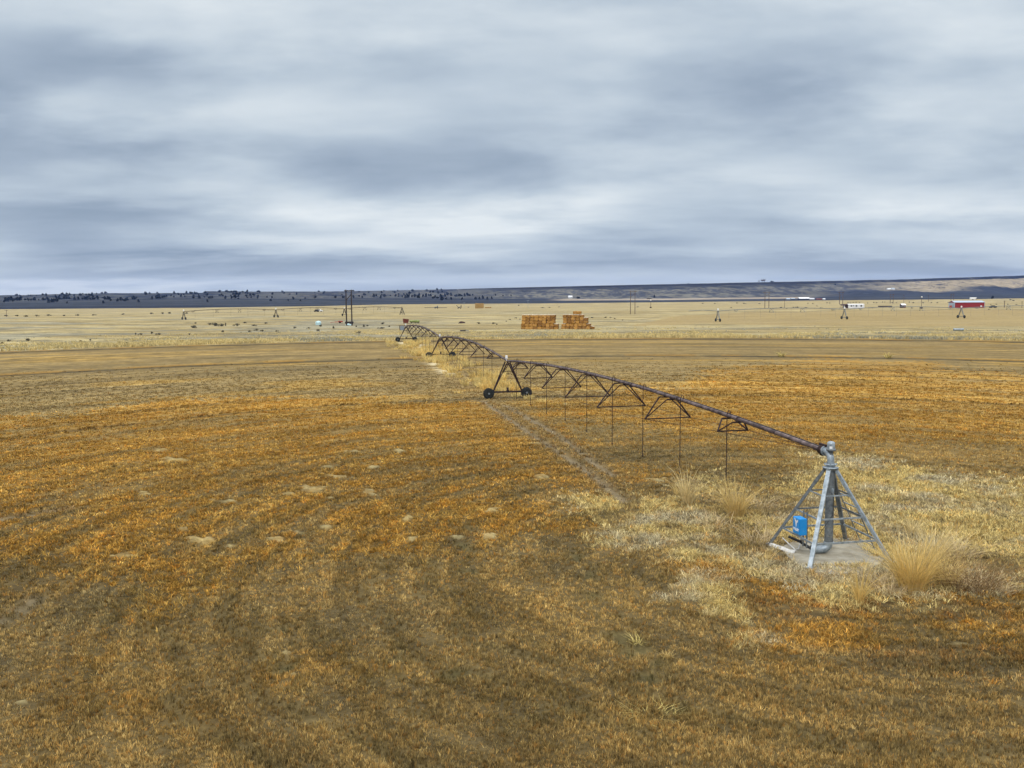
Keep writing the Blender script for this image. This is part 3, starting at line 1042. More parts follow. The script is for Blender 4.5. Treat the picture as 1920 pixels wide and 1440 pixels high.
def build_grass():
    n = 410000
    rr = np.exp(RNG.uniform(math.log(11), math.log(150), n))
    aa = RNG.uniform(-radians(36), radians(36), n)
    x, y = rr * np.sin(aa), rr * np.cos(aa)
    c, k = zones(x, y)
    clump = fbm(x * 6.5, y * 6.5, 2, 131) * .6 + fbm(x * 1.2, y * 1.2, 2, 133) * .4
    keep = (k['mound'] < 0.35) & (RNG.uniform(0, 1, n) > k['rut'] * 0.95) & (k['r'] < FIELD_R + 2)
    keep &= RNG.uniform(0.16, 0.80, n) < clump * 1.25 + 0.05
    keep &= RNG.uniform(0, 1, n) > sstep(70, 150, k['dist'])
    keep &= ~((np.abs(x - PIV.x) < 1.5) & (np.abs(y - PIV.y) < 1.5))
    x, y, c, rr, clump = x[keep], y[keep], c[keep], rr[keep], clump[keep]
    o, s = k['orange'][keep], k['straw'][keep]
    h = 0.075 + 0.06 * o + 0.10 * s + 0.10 * (clump - 0.4)
    h = np.clip(h, 0.03, 0.4) * RNG.uniform(0.6, 1.45, len(x))
    w = np.maximum(0.015, rr * 0.00066) * (1 + 0.3 * o)
    lean = 0.55 + 0.7 * s + 0.5 * o
    spread = np.maximum(0.035, rr * 0.0017)
    jb = 0.72 + 1.30 * RNG.uniform(0, 1, len(x)) ** 1.4
    fj = (1 - 0.62 * sstep(35, 95, rr)) * (1 - 0.45 * s)
    c = c * (1.22 + (jb - 1.22) * fj - 0.12 * (1 - fj))[:, None]
    sel = RNG.uniform(0, 1, len(x))
    c = np.where(((sel < 0.09) & (rr < 60))[:, None], c * np.array([0.5, 0.5, 0.5]), c)
    c = np.where(((sel > 0.09) & (sel < 0.18))[:, None], c * np.array([1.12, 0.90, 0.66]), c)
    c = np.where((sel > 0.90)[:, None], c * np.array([1.35, 1.42, 1.5]), c)
    V, F, C = blades(x, y, ground_z(x, y), h, w, c, 6, lean, spread, seed=5)
    ob = np_mesh('grass', V, F, C, MAT['grass'])
    tag(ob, 'short dry stubble and orange weeds covering the near field', 'grass', kind='stuff')
    # tall pale bunchgrass: along the arm's far spans, and in the band outside the field
    X, Y, Hh, Ss, Cc = [], [], [], [], []
    for i in range(620):
        t = RNG.uniform(0, 1) ** 0.85
        L = 51 + t * 116
        off = -RNG.normal(0.3, 1.5 + 0.5 * t)
        p = PIV + ARM_DIR * L
        q = p + Vector((ARM_DIR.y, -ARM_DIR.x, 0)) * off
        d = fbm(np.array([L * 0.12]), np.array([off * 0.4]), 3, 141)[0]
        if d < 0.40 or (L < 60 and RNG.uniform() < 0.6):
            continue
        X.append(q.x)
        Y.append(q.y)
        Hh.append(RNG.uniform(0.35, 1.15) * (0.55 if L < 62 else 1.0))
        Ss.append(RNG.uniform(0.25, 0.6))
        Cc.append(C_STRAW * 1.3 * RNG.uniform(0.8, 1.15) * (np.array([1, 0.93, 0.8]) if RNG.uniform() < .4 else 1))
    X, Y = np.array(X), np.array(Y)
    V, F, C = blades(X, Y, ground_z(X, Y), np.array(Hh), np.full(len(X), 0.05), np.array(Cc), 48, np.full(len(X), 0.7), np.array(Ss), seed=6)
    ob = np_mesh('tall_grass', V, F, C, MAT['grass'])
    tag(ob, 'strip of tall yellow bunchgrass growing under the far spans of the sprinkler arm', 'tall grass', kind='stuff')
    # band beyond the field edge
    n = 26000
    th = RNG.uniform(radians(20), radians(160), n)
    R = FIELD_R + 0.5 + np.abs(RNG.normal(0, 1, n)) * 30
    x, y = PIV.x + R * np.cos(th), PIV.y + R * np.sin(th)
    px, py = project(x, y)
    ex = (px > -60) & (px < 1980) & (R < FIELD_R + 240)
    d = fbm(x * 0.07, y * 0.10, 4, 151)
    wgt = np.exp(-(R - FIELD_R) / 24)
    ex &= RNG.uniform(0.28, 0.62, n) < d * (0.62 + 0.5 * wgt)
    ex &= ~((px > 1170) & (py < 611))
    x, y, R, d = x[ex], y[ex], R[ex], d[ex]
    wgt = np.exp(-(R - FIELD_R) / 20)
    h = (0.24 + 0.50 * wgt * sstep(0.36, 0.56, d)) * RNG.uniform(0.6, 1.25, len(x))
    c = C_PLAIN * np.array([1.95, 1.92, 1.75]) * RNG.uniform(0.72, 1.2, len(x))[:, None]
    grey = RNG.uniform(0, 1, len(x)) < sstep(0.5, 0.68, fbm(x * 0.05, y * 0.08, 3, 157)) * 0.75
    c = np.where(grey[:, None], C_SAGE * 1.7, c)
    V, F, C = blades(x, y, ground_z(x, y), h, np.full(len(x), 0.11), c, 10, np.full(len(x), 0.5), np.full(len(x), 0.55), seed=8)
    ob = np_mesh('plain_grass', V, F, C, MAT['grass'])
    tag(ob, 'pale dry grass and grey sage growing beyond the edge of the field', 'grass', kind='stuff')


build_grass()

# single big bunchgrass tufts one can tell apart: photo base point, height px, half width px, colour kind, label
TUFTS = [
    (1289, 946, 84, 24, 0, 'slender tall straw tuft at the foot of the second drop pipe from the pivot'),
    (1379, 968, 88, 42, 1, 'round golden bunchgrass tuft under the drop pipe nearest the pivot'),
    (1272, 926, 34, 22, 1, 'small golden tuft tucked behind the slender tall straw tuft'),
    (1712, 1106, 124, 66, 2, 'largest golden bunchgrass clump, spraying out beside the right foot of the pivot'),
    (1612, 1132, 86, 16, 2, 'narrow upright yellow tuft in front of the concrete pad'),
    (1815, 1098, 76, 66, 3, 'dark brown dried bush to the right of the largest golden clump'),
    (1752, 1060, 92, 40, 0, 'thin straw tuft standing close behind the largest golden clump'),
    (1712, 1000, 50, 22, 0, 'wispy pale tuft up the slope behind the right foot of the pivot'),
    (1433, 1052, 26, 26, 1, 'low yellow tuft left of the white sheet by the pad'),
    (1418, 1016, 40, 40, 4, 'flattened grey straw clump left of the control box'),
    (1420, 950, 30, 50, 4, 'wide low grey straw clump right of the round golden tuft'),
    (1340, 985, 30, 44, 4, 'low grey straw clump between the two drop pipes'),
    (1535, 1092, 30, 30, 3, 'short dark weeds at the front edge of the concrete pad'),
    (1670, 1112, 44, 30, 4, 'tangled pinkish straw between the narrow tuft and the largest clump'),
    (1222, 1340, 20, 62, 5, 'pale matted straw clump lying in the stubble at the bottom of the field'),
    (1195, 1205, 18, 16, 5, 'little yellow tuft beside dark wheel marks in the foreground'),
    (1250, 1232, 18, 20, 1, 'small orange tuft in the foreground wheel marks'),
    (1690, 1082, 80, 44, 0, 'pale feathery straw clump growing against the right foot of the pivot'),
    (1772, 1094, 66, 46, 1, 'golden clump between the largest clump and the dark dried bush'),
    (1855, 1110, 48, 46, 4, 'flattened grey straw clump right of the dark dried bush'),
    (1800, 1040, 46, 44, 4, 'loose grey straw clump on the slope behind the dark dried bush'),
    (1450, 985, 26, 46, 4, 'low straw mat behind the left foot of the pivot'),
    (1640, 1090, 40, 34, 4, 'pale straw clump at the right front corner of the concrete pad'),
    (1465, 668, 12, 7, 5, 'tiny pale tuft on the far wheel track, left of its twin'),
    (1665, 671, 12, 7, 5, 'tiny pale tuft on the far wheel track above the orange patch'),
    (1590, 1015, 22, 26, 6, 'rusty brown dead weeds behind the riser pipe'),
    (1480, 1082, 26, 42, 4, 'coarse straw patch left of the front foot of the pivot'),
]
TCOL = [np.array([0.66, 0.53, 0.27]), np.array([0.62, 0.46, 0.18]), np.array([0.66, 0.47, 0.16]), np.array([0.26, 0.17, 0.08]), np.array([0.55, 0.43, 0.25]),
        np.array([0.62, 0.50, 0.18]), np.array([0.30, 0.13, 0.045])]


def build_tufts():
    for i, (px, py, hp, wp, kind, label) in enumerate(TUFTS):
        g = on(px, py)
        sc = g.y / FPX
        H, W = hp * sc * 1.12, wp * sc
        rg = np.random.default_rng(100 + i)
        nb = int(np.clip(hp * wp * 0.075, 50, 420))
        root = W * (0.36 if kind < 3 else 0.8)
        k = 18
        a = rg.uniform(0, 2 * pi, nb)
        r0 = np.sqrt(rg.uniform(0, 1, nb)) * root
        x, y = np.cos(a) * r0, np.sin(a) * r0
        col_ = np.tile(TCOL[kind], (nb, 1)) * rg.uniform(0.65, 1.2, nb)[:, None]
        # outward splay grows towards the rim
        splay = (r0 / max(root, 1e-3)) * (W * 1.05 - root * 0.5) / H + np.abs(rg.normal(0, 0.30, nb))
        if kind in (3, 4, 5, 6):
            splay = splay + rg.uniform(0, 1.1, nb)
        hh = H * (0.30 + 0.85 * rg.beta(1.5, 2.2, nb))
        f = rg.uniform(0, 2 * pi, nb)
        w = np.full(nb, max(0.012, 1.15 * sc))
        ad = a + rg.normal(0, .7, nb)
        dx, dy = np.cos(ad), np.sin(ad)
        bent = (rg.uniform(0, 1, nb) < 0.22) * rg.uniform(0.4, 1.2, nb)
        splay = splay + bent
        segs = 4
        V = np.empty((nb, segs * 2 + 1, 3))
        for q in range(segs):
            t = q / segs
            bend = splay * (t ** (1.7 + bent))
            cx, cy, cz = x + dx * hh * bend, y + dy * hh * bend, hh * (t - 0.18 * splay * t * t) - 0.03
            ww = w * (1 - 0.6 * t) / 2
            V[:, 2 * q] = np.stack([cx - np.cos(f) * ww, cy - np.sin(f) * ww, cz], 1)
            V[:, 2 * q + 1] = np.stack([cx + np.cos(f) * ww, cy + np.sin(f) * ww, cz], 1)
        V[:, -1] = np.stack([x + dx * hh * splay, y + dy * hh * splay, hh * np.clip(1 - 0.18 * splay, .3, 1)], 1)
        b = np.arange(nb)[:, None] * (segs * 2 + 1)
        Fs = []
        for q in range(segs - 1):
            Fs += [b + np.array([[2 * q, 2 * q + 1, 2 * q + 3]]), b + np.array([[2 * q, 2 * q + 3, 2 * q + 2]])]
        Fs.append(b + np.array([[2 * segs - 2, 2 * segs - 1, 2 * segs]]))
        o = np_mesh('bunchgrass_tuft' if kind not in (3, 6) else 'dry_weed_clump', V.reshape(-1, 3), np.concatenate(Fs, 0), np.repeat(col_, segs * 2 + 1, 0), MAT['grass'])
        o.location = g
        tag(o, label, 'grass tuft' if kind not in (3, 6) else 'weeds', 'dry tufts around the pivot and on the wheel tracks')


build_tufts()


# ================================================================== THE PIVOT STAND
def build_pivot():
    c0 = PIV
    # regular square base fitted to the four feet
    ang = 0.0
    for i, f in enumerate(PIV_FEET):
        a = atan2(f.y - c0.y, f.x - c0.x) + i * -pi / 2 * (-1)
        ang += 0
    v0 = PIV_FEET[0] - c0
    base_a = atan2(v0.y, v0.x)
    rad_ = sum((f - c0).length for f in PIV_FEET) / 4
    feet = [c0 + (f - c0) * 0.5 + Vector((cos(base_a + i * pi / 2), sin(base_a + i * pi / 2), 0)) * rad_ * 0.5 for i, f in enumerate(PIV_FEET)]
    feet = [Vector((f.x, f.y, 0.06)) for f in feet]
    ZT = 3.30
    root = thing('pivot_stand', (c0.x, c0.y, 0), 'galvanised four-legged pivot stand with blue control box on a concrete pad', 'irrigation pivot')
    O = c0
    axis = Vector((c0.x, c0.y, 0))
    tops = [axis + (f - axis).normalized() * 0.17 for f in feet]
    tops = [Vector((t.x, t.y, ZT)) for t in tops]
    legs = []
    for i, (f, t) in enumerate(zip(feet, tops)):
        m = MB()
        out = (f - axis)
        out.z = 0
        out.normalize()
        m.bar(f, t, 0.15, 0.10, upv=out)
        k = f.lerp(t, 0.0)
        m.box((f.x, f.y, 0.07), (0.24, 0.24, 0.03), Matrix.Rotation(base_a, 3, 'Z'))
        # splice plate near the top
        d = (t - f).normalized()
        p = f.lerp(t, 0.84)
        m.bar(p - d * 0.16, p + d * 0.16, 0.165, 0.115, upv=out)
        m.build('leg', MAT['galv'] if i in (1, 2) else MAT['galv_dark'], root, O)  # left and back legs take the darker steel colour
        legs.append((f, t))
    for i in range(4):
        a, b = legs[i], legs[(i + 1) % 4]
        for fr, th_ in ((0.225, 0.070), (0.47, 0.058), (0.71, 0.048)):
            p, q = a[0].lerp(a[1], fr), b[0].lerp(b[1], fr)
            m = MB().bar(p, q, 0.03, th_)
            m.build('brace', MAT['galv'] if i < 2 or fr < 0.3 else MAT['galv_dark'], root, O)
    # riser with an elbow at its foot that turns away to the left
    m = MB()
    m.tube([axis + Vector((0, 0, 0.42)), axis + Vector((0, 0, ZT - 0.03))], 0.158, 20)
    for z in (0.55, 1.0, 1.6, 2.2, 2.8):
        m.lathe(axis + Vector((0, 0, z)), [(0.160, -0.012), (0.164, 0), (0.160, 0.012)], n=20)
    m.build('riser_pipe', MAT['galv_dark'], root, O)
    m = MB()
    el = [axis + Vector((-0.34 + 0.34 * cos(t), 0.0, 0.44 - 0.26 * sin(t))) for t in np.linspace(0, pi / 2, 9)]
    m.tube(el + [axis + Vector((-0.60, 0, 0.18))], 0.152, 18)
    m.lathe(axis + Vector((0, 0, 0.47)), [(0.19, -0.02), (0.19, 0.02)], n=20)
    m.lathe(axis + Vector((-0.62, 0, 0.18)), [(0.19, -0.025), (0.19, 0.025)], Vector((1, 0, 0)), 20)
    m.build('inlet_elbow', MAT['galv'], root, O)
    m = MB()
    m.tube([axis + Vector((-0.62, 0.05, 0.2)), axis + Vector((-1.0, 0.35, 0.42)), axis + Vector((-1.35, 0.55, 0.55))], 0.055, 8)
    m.build('supply_hose', MAT['cable'], root, O)
    # collar
    m = MB()
    m.lathe(axis + Vector((0, 0, ZT)), [(0.15, -0.10), (0.19, -0.06), (0.19, 0.0), (0.29, 0.005), (0.29, 0.03), (0.17, 0.035), (0.17, 0.12), (0.24, 0.125), (0.24, 0.15), (0.14, 0.155)], n=28)
    for k in range(4):
        a = base_a + k * pi / 2
        p = axis + Vector((cos(a) * 0.2, sin(a) * 0.2, ZT - 0.05))
        m.box(p, (0.16, 0.12, 0.10), Matrix.Rotation(a, 3, 'Z'))
    for k in range(10):
        a = 2 * pi * k / 10
        m.lathe(axis + Vector((cos(a) * 0.225, sin(a) * 0.225, ZT + 0.15)), [(0.018, 0), (0.018, 0.03)], n=6)
    m.build('collar', MAT['galv'], root, O)
    # conduit with junction box up the riser
    m = MB()
    pts = [Vector((-0.55, -0.62, 0.95)), Vector((-0.28, -0.35, 1.15)), Vector((0.08, -0.16, 1.55)), Vector((0.11, -0.13, 2.2)), Vector((0.06, -0.15, 2.42))]
    m.tube([axis + p for p in pts], 0.012, 6)
    m.build('cable', MAT['cable'], root, O)
    m = MB()
    m.box(axis + Vector((0.04, -0.17, 2.48)), (0.09, 0.07, 0.14), bev=0.01)
    m.tube([axis + Vector((0.04, -0.17, 2.4)), axis + Vector((0.08, -0.16, 2.3))], 0.025, 8)
    m.build('conduit_fitting', MAT['galv'], root, O)
    # ladder leaning on the back right face
    fa, fb = legs[2], legs[3]
    n_out = ((fa[0] + fb[0]) / 2 - axis)
    n_out.z = 0
    n_out.normalize()

    def face_pt(s, fr):
        return fa[0].lerp(fa[1], fr).lerp(fb[0].lerp(fb[1], fr), s) + n_out * 0.05
    lad = MB()
    for q in (0.30, 0.62):
        lo, hi = face_pt(q, 0.07), face_pt(0.5 + (q - 0.46) * 2.9, 0.72)
        lad.bar(lo, hi, 0.045, 0.03)
    ladder = lad.build('ladder', MAT['galv_dark'], root, O)
    for k in range(6):
        t = 0.06 + k * 0.172
        a_ = face_pt(0.30, 0.07).lerp(face_pt(0.5 + (0.30 - 0.46) * 2.9, 0.72), t)
        b_ = face_pt(0.62, 0.07).lerp(face_pt(0.5 + (0.62 - 0.46) * 2.9, 0.72), t)
        MB().bar(a_, b_, 0.035, 0.035).build('rung', MAT['galv'], ladder, O)
    # control box on two posts on the front left face
    la, lb = legs[0], legs[1]
    fd = (lb[0] - la[0]).normalized()                # along the face, towards the front foot
    fn = Vector((fd.y, -fd.x, 0))
    if fn.dot((la[0] + lb[0]) / 2 - axis) < 0:
        fn = -fn
    bc = la[0].lerp(lb[0], 0.50) - fn * 0.42
    bc.z = 1.17
    Rb = Matrix((fd, fn, Vector((0, 0, 1)))).transposed()
    for s_ in (-0.10, 0.17):
        p = bc + fd * s_ - fn * 0.19
        MB().bar(Vector((p.x, p.y, 0.35)), Vector((p.x, p.y, 1.72)), 0.045, 0.045).build('post', MAT['galv_dark'], root, O)
    MB().box(bc, (0.54, 0.28, 0.62), Rb, bev=0.015).build('control_box', MAT['blue'], root, O)
    m = MB()
    dr = bc + fn * 0.148
    m.box(dr, (0.50, 0.02, 0.58), Rb, bev=0.008)
    door = m.build('door', MAT['blue'], root, O)
    # emblem: a white funnel-shaped plant mark with two leaves, and the name under it
    em = MB()

    def flat(pts, dz=0.0):
        ps = [dr + fn * 0.0125 + fd * (u * -1) + Vector((0, 0, v + dz)) for u, v in pts]
        back = [p - fn * 0.004 for p in ps]
        n_ = len(ps)
        em.add(ps + back, [tuple(range(n_)), tuple(reversed(range(n_, 2 * n_)))] + [(i, n_ + i, n_ + (i + 1) % n_, (i + 1) % n_) for i in range(n_)])
    # u runs to the viewer's left when looking at the door
    flat([(0.02, 0.13), (0.075, 0.15), (0.11, 0.205), (0.13, 0.245), (0.17, 0.235), (0.13, 0.275), (0.08, 0.275), (0.05, 0.225), (0.0, 0.185)])
    flat([(-0.02, 0.13), (-0.0, 0.185), (-0.05, 0.215), (-0.09, 0.25), (-0.15, 0.235), (-0.13, 0.175), (-0.075, 0.13)])
    flat([(0.055, 0.115), (0.0, 0.155), (-0.05, 0.115), (-0.03, 0.02), (-0.002, -0.06), (0.025, 0.02)])
    em.build('emblem', MAT['white'], door, O)
    cu = bpy.data.curves.new('lettering', 'FONT')
    cu.body = 'VALLEY'
    cu.size = 0.135
    cu.align_x = 'CENTER'
    cu.align_y = 'CENTER'
    cu.extrude = 0.003
    cu.offset = 0.004
    tx = bpy.data.objects.new('lettering', cu)
    # text x axis: the reader's right when facing the door
    right = Vector((0, 0, 1)).cross(fn)
    Mt = Matrix((right, Vector((0, 0, 1)), fn)).transposed().to_4x4()
    pos = dr + fn * 0.0145 + Vector((0, 0, -0.13))
    dg_tmp = bpy.data.objects.new('lettering', cu)
    me = None
    col.objects.link(tx)
    bpy.context.view_layer.update()
    dg = bpy.context.evaluated_depsgraph_get()
    me = bpy.data.meshes.new_from_object(tx.evaluated_get(dg))
    bpy.data.objects.remove(tx)
    bpy.data.objects.remove(dg_tmp)
    me.transform(Matrix.Translation(pos - O) @ Mt)
    me.materials.clear()
    me.materials.append(MAT['white'])
    tx = bpy.data.objects.new('lettering', me)
    col.objects.link(tx)
    tx.parent = door
    MB().box(dr + fn * 0.02 + fd * -0.21, (0.02, 0.03, 0.09), Rb).build('handle', MAT['galv'], door, O)
    # conduit from the box down to the ground
    b0 = bc + Vector((0, 0, -0.33)) + fd * 0.08
    g1, g2, g3 = on(1502, 1024), on(1493, 1036), on(1467, 1018)
    m = MB()
    pts = [b0, b0 + Vector((0, 0, -0.25)), Vector((b0.x, b0.y, 0.42)).lerp(Vector((g1.x, g1.y, 0.4)), 0.6), Vector((g1.x, g1.y, 0.24)), Vector((g2.x + .08, g2.y, 0.14)), Vector((g2.x - .05, g2.y, 0.12)),
           Vector((g2.x, g2.y, 0)).lerp(Vector((g3.x, g3.y, 0)), 0.5) + Vector((0, 0, 0.13)), Vector((g3.x, g3.y, 0.2))]
    m.tube(pts, 0.022, 8)
    m.build('conduit', MAT['conduit'], root, O)
    m = MB()
    for p in (pts[1], pts[3]):
        MB().lathe(p, [(0.03, -0.05), (0.036, 0), (0.03, 0.05)], n=10).build('conduit_coupling', MAT['cable'], root, O)
    # swivel elbow and collector ring on top
    d = ARM_DIR
    zb = ZT + 0.15
    m = MB()
    R_ = 0.30
    pts = [axis + Vector((0, 0, zb)), axis + Vector((0, 0, zb + 0.12))]
    for t in np.linspace(0, pi / 2 * 0.93, 10)[1:]:
        pts.append(axis + Vector((0, 0, zb + 0.12)) + d * (R_ * (1 - cos(t))) + Vector((0, 0, R_ * sin(t))))
    pts.append(pts[-1] + d * 0.14 + Vector((0, 0, 0.01)))
    m.tube(pts, 0.128, 20)
    tipp = pts[-1]
    m.lathe(tipp, [(0.19, -0.02), (0.19, 0.02)], d, 20)
    m.build('swivel_elbow', MAT['galv'], root, O)
    m = MB()
    m.box(axis + Vector((0, 0, zb + 0.43)), (0.12, 0.12, 0.2))
    m.lathe(axis + Vector((0, 0, zb + 0.50)), [(0.16, 0), (0.175, 0.01), (0.175, 0.07), (0.15, 0.08)], n=24)
    m.build('collector_mount', MAT['galv_dark'], root, O)
    m = MB()
    m.lathe(axis + Vector((0, 0, zb + 0.56)), [(0.145, 0), (0.145, 0.20), (0.135, 0.245), (0.10, 0.28), (0.05, 0.295), (0.0, 0.30)], n=28)
    cap = m.build('collector_cap', MAT['galv'], root, O)
    m = MB()
    fdir = Vector((-0.35, -0.94, 0)).normalized()
    sd_ = Vector((fdir.y, -fdir.x, 0))
    for k in range(6):
        pass
    vs, fs = [], []
    for k in range(7):
        a = atan2(fdir.y, fdir.x) + (k - 3) * 0.12
        for z in (0.03, 0.12):
            vs.append(axis + Vector((cos(a) * 0.148, sin(a) * 0.148, zb + 0.56 + z)))
    for k in range(6):
        fs.append((2 * k, 2 * k + 2, 2 * k + 3, 2 * k + 1))
    m.add(vs, fs)
    m.build('sticker', MAT['white'], cap, O)
    return tipp


TIP = build_pivot()

# concrete pad: an uneven old slab, and a white sheet at its edge
def build_pad():
    cx, cy = PIV.x, PIV.y
    out = [on(1462, 1031), on(1478, 1044), on(1500, 1062), on(1530, 1076), on(1570, 1079), on(1610, 1076), on(1650, 1060), on(1660, 1048), on(1640, 1030), on(1612, 1019), on(1560, 1010), on(1500, 1011)]
    bm = bmesh.new()
    n = len(out)
    pts = []
    for i in range(n):
        a, b = out[i], out[(i + 1) % n]
        for t in (0, 0.34, 0.67):
            p = a.lerp(b, t)
            pts.append((p.x + random.uniform(-.05, .05), p.y + random.uniform(-.05, .05)))
    top = [bm.verts.new((x, y, 0.055)) for x, y in pts]
    bot = [bm.verts.new((x, y, -0.25)) for x, y in pts]
    bm.faces.new(top)
    for i in range(len(pts)):
        j = (i + 1) % len(pts)
        bm.faces.new((top[i], bot[i], bot[j], top[j]))
    bmesh.ops.recalc_face_normals(bm, faces=bm.faces[:])
    me = bpy.data.meshes.new('concrete_pad')
    bm.to_mesh(me)
    bm.free()
    me.materials.append(MAT['concrete'])
    o = bpy.data.objects.new('concrete_pad', me)
    col.objects.link(o)
    tag(o, 'stained grey concrete pad under the pivot stand', 'concrete pad')
    a, b, c_ = on(1441, 1022), on(1470, 1035), on(1492, 1039)
    m = MB()
    prev = None
    vs, fs = [], []
    for i, p in enumerate([a, a.lerp(b, .5), b, b.lerp(c_, .5), c_]):
        d = (c_ - a).normalized()
        s_ = Vector((d.y, -d.x, 0)) * (0.08 + 0.05 * (i % 2))
        h = 0.09 + 0.03 * ((i * 7) % 3)
        vs += [p - s_ + Vector((0, 0, h)), p + Vector((0, 0, h + .05)), p + s_ + Vector((0, 0, h - .05)), p + s_ + Vector((0, 0, h - .075)), p + Vector((0, 0, h + .025)), p - s_ + Vector((0, 0, h - .025))]
    for i in range(4):
        for k in range(6):
            k2 = (k + 1) % 6
            fs.append((i * 6 + k, i * 6 + k2, i * 6 + 6 + k2, i * 6 + 6 + k))
    fs += [tuple(range(6)), tuple(reversed(range(24, 30)))]
    m.add(vs, fs)
    o = m.build('plastic_sheet', MAT['conduit'], None, a)
    tag(o, 'crumpled white sheet lying along the left edge of the concrete pad', 'plastic sheet')


build_pad()


# ================================================================== SPRINKLER ARMS
def span_curve(p, q, crown, n=28):
    return [p.lerp(q, t) + Vector((0, 0, crown * 4 * t * (1 - t))) for t in np.linspace(0, 1, n + 1)]


TR = [(.135, .75, .62), (.275, 1.31, 1.22), (.41, 1.58, 1.52), (.535, 1.63, 1.62), (.655, 1.55, 1.52), (.785, 1.25, 1.18), (.905, .75, .62)]


def build_span(root, O, p, q, crown, pipe_r, mats, hoses=10, trusses=TR, hose_r=0.021, thick=1.0, gz0=0.0, hose_gap=0.5, first=False):
    d = (q - p)
    d.z = 0
    d.normalize()
    side = Vector((d.y, -d.x, 0))

    def P(t):
        return p.lerp(q, t) + Vector((0, 0, crown * 4 * t * (1 - t)))
    L = (q - p).length
    m = MB()
    m.tube(span_curve(p, q, crown), pipe_r, 12)
    for k in range(1, 8):            # flange joints
        c = P(k / 8)
        dd = (P(k / 8 + .01) - P(k / 8 - .01)).normalized()
        m.lathe(c, [(pipe_r * 1.5, -0.03 * thick), (pipe_r * 1.5, 0.03 * thick)], dd, 12)
    span = m.build('pipe_span', mats['pipe'], root, O)
    joints = {-1: [p], 1: [p]}
    w = 0.058 * thick
    for t, hw, dp in trusses:
        m = MB()
        c = P(t)
        base = {}
        for s in (-1, 1):
            base[s] = c + side * (s * hw) + Vector((0, 0, -dp))
            joints[s].append(base[s])
        for e in (-1, 1):
            k = P(t + e * 0.55 / L)
            a, b = k + side * -0.28 + Vector((0, 0, -pipe_r - 0.04)), k + side * 0.28 + Vector((0, 0, -pipe_r - 0.04))
            m.bar(a, b, 0.07 * thick, 0.07 * thick)
            m.bar(a, base[-1], w, w)
            m.bar(b, base[1], w, w)
        m.bar(base[-1], base[1], w, w)
        m.build('truss', mats['steel'], span, O)
    m = MB()
    for s in (-1, 1):
        pts = joints[s] + [q]
        pts[0] = P(0.012) + side * (s * 0.1) + Vector((0, 0, -pipe_r))
        pts[-1] = P(0.985) + side * (s * 0.1) + Vector((0, 0, -pipe_r))
        for a, b in zip(pts[:-1], pts[1:]):
            m.tube([a, b], 0.011 * thick, 6)
    m.build('truss_rods', mats['steel'], span, O)
    for k in range(hoses):
        t = (0.14 + k * 0.0975) if hoses == 10 else (k + 0.7) / (hoses + .3)
        if t > 0.99:
            continue
        c = P(t)
        m = MB()
        top = c + Vector((0, 0, pipe_r))
        o = side * -0.16
        bot = Vector((c.x, c.y, gz0 + hose_gap + random.uniform(-.12, .1))) + o
        m.tube([top, top + Vector((0, 0, 0.14)), top + o * 0.5 + Vector((0, 0, 0.2)), c + o + Vector((0, 0, 0.1)), c + o + Vector((0, 0, -0.5)), bot], hose_r, 6)
        if hose_r < 0.03:
            m.lathe(bot, [(0.035, 0.0), (0.05, -0.02), (0.05, -0.05), (0.03, -0.09)], n=8)
        m.build('drop_pipe', mats['steel'], span, O)
    return span


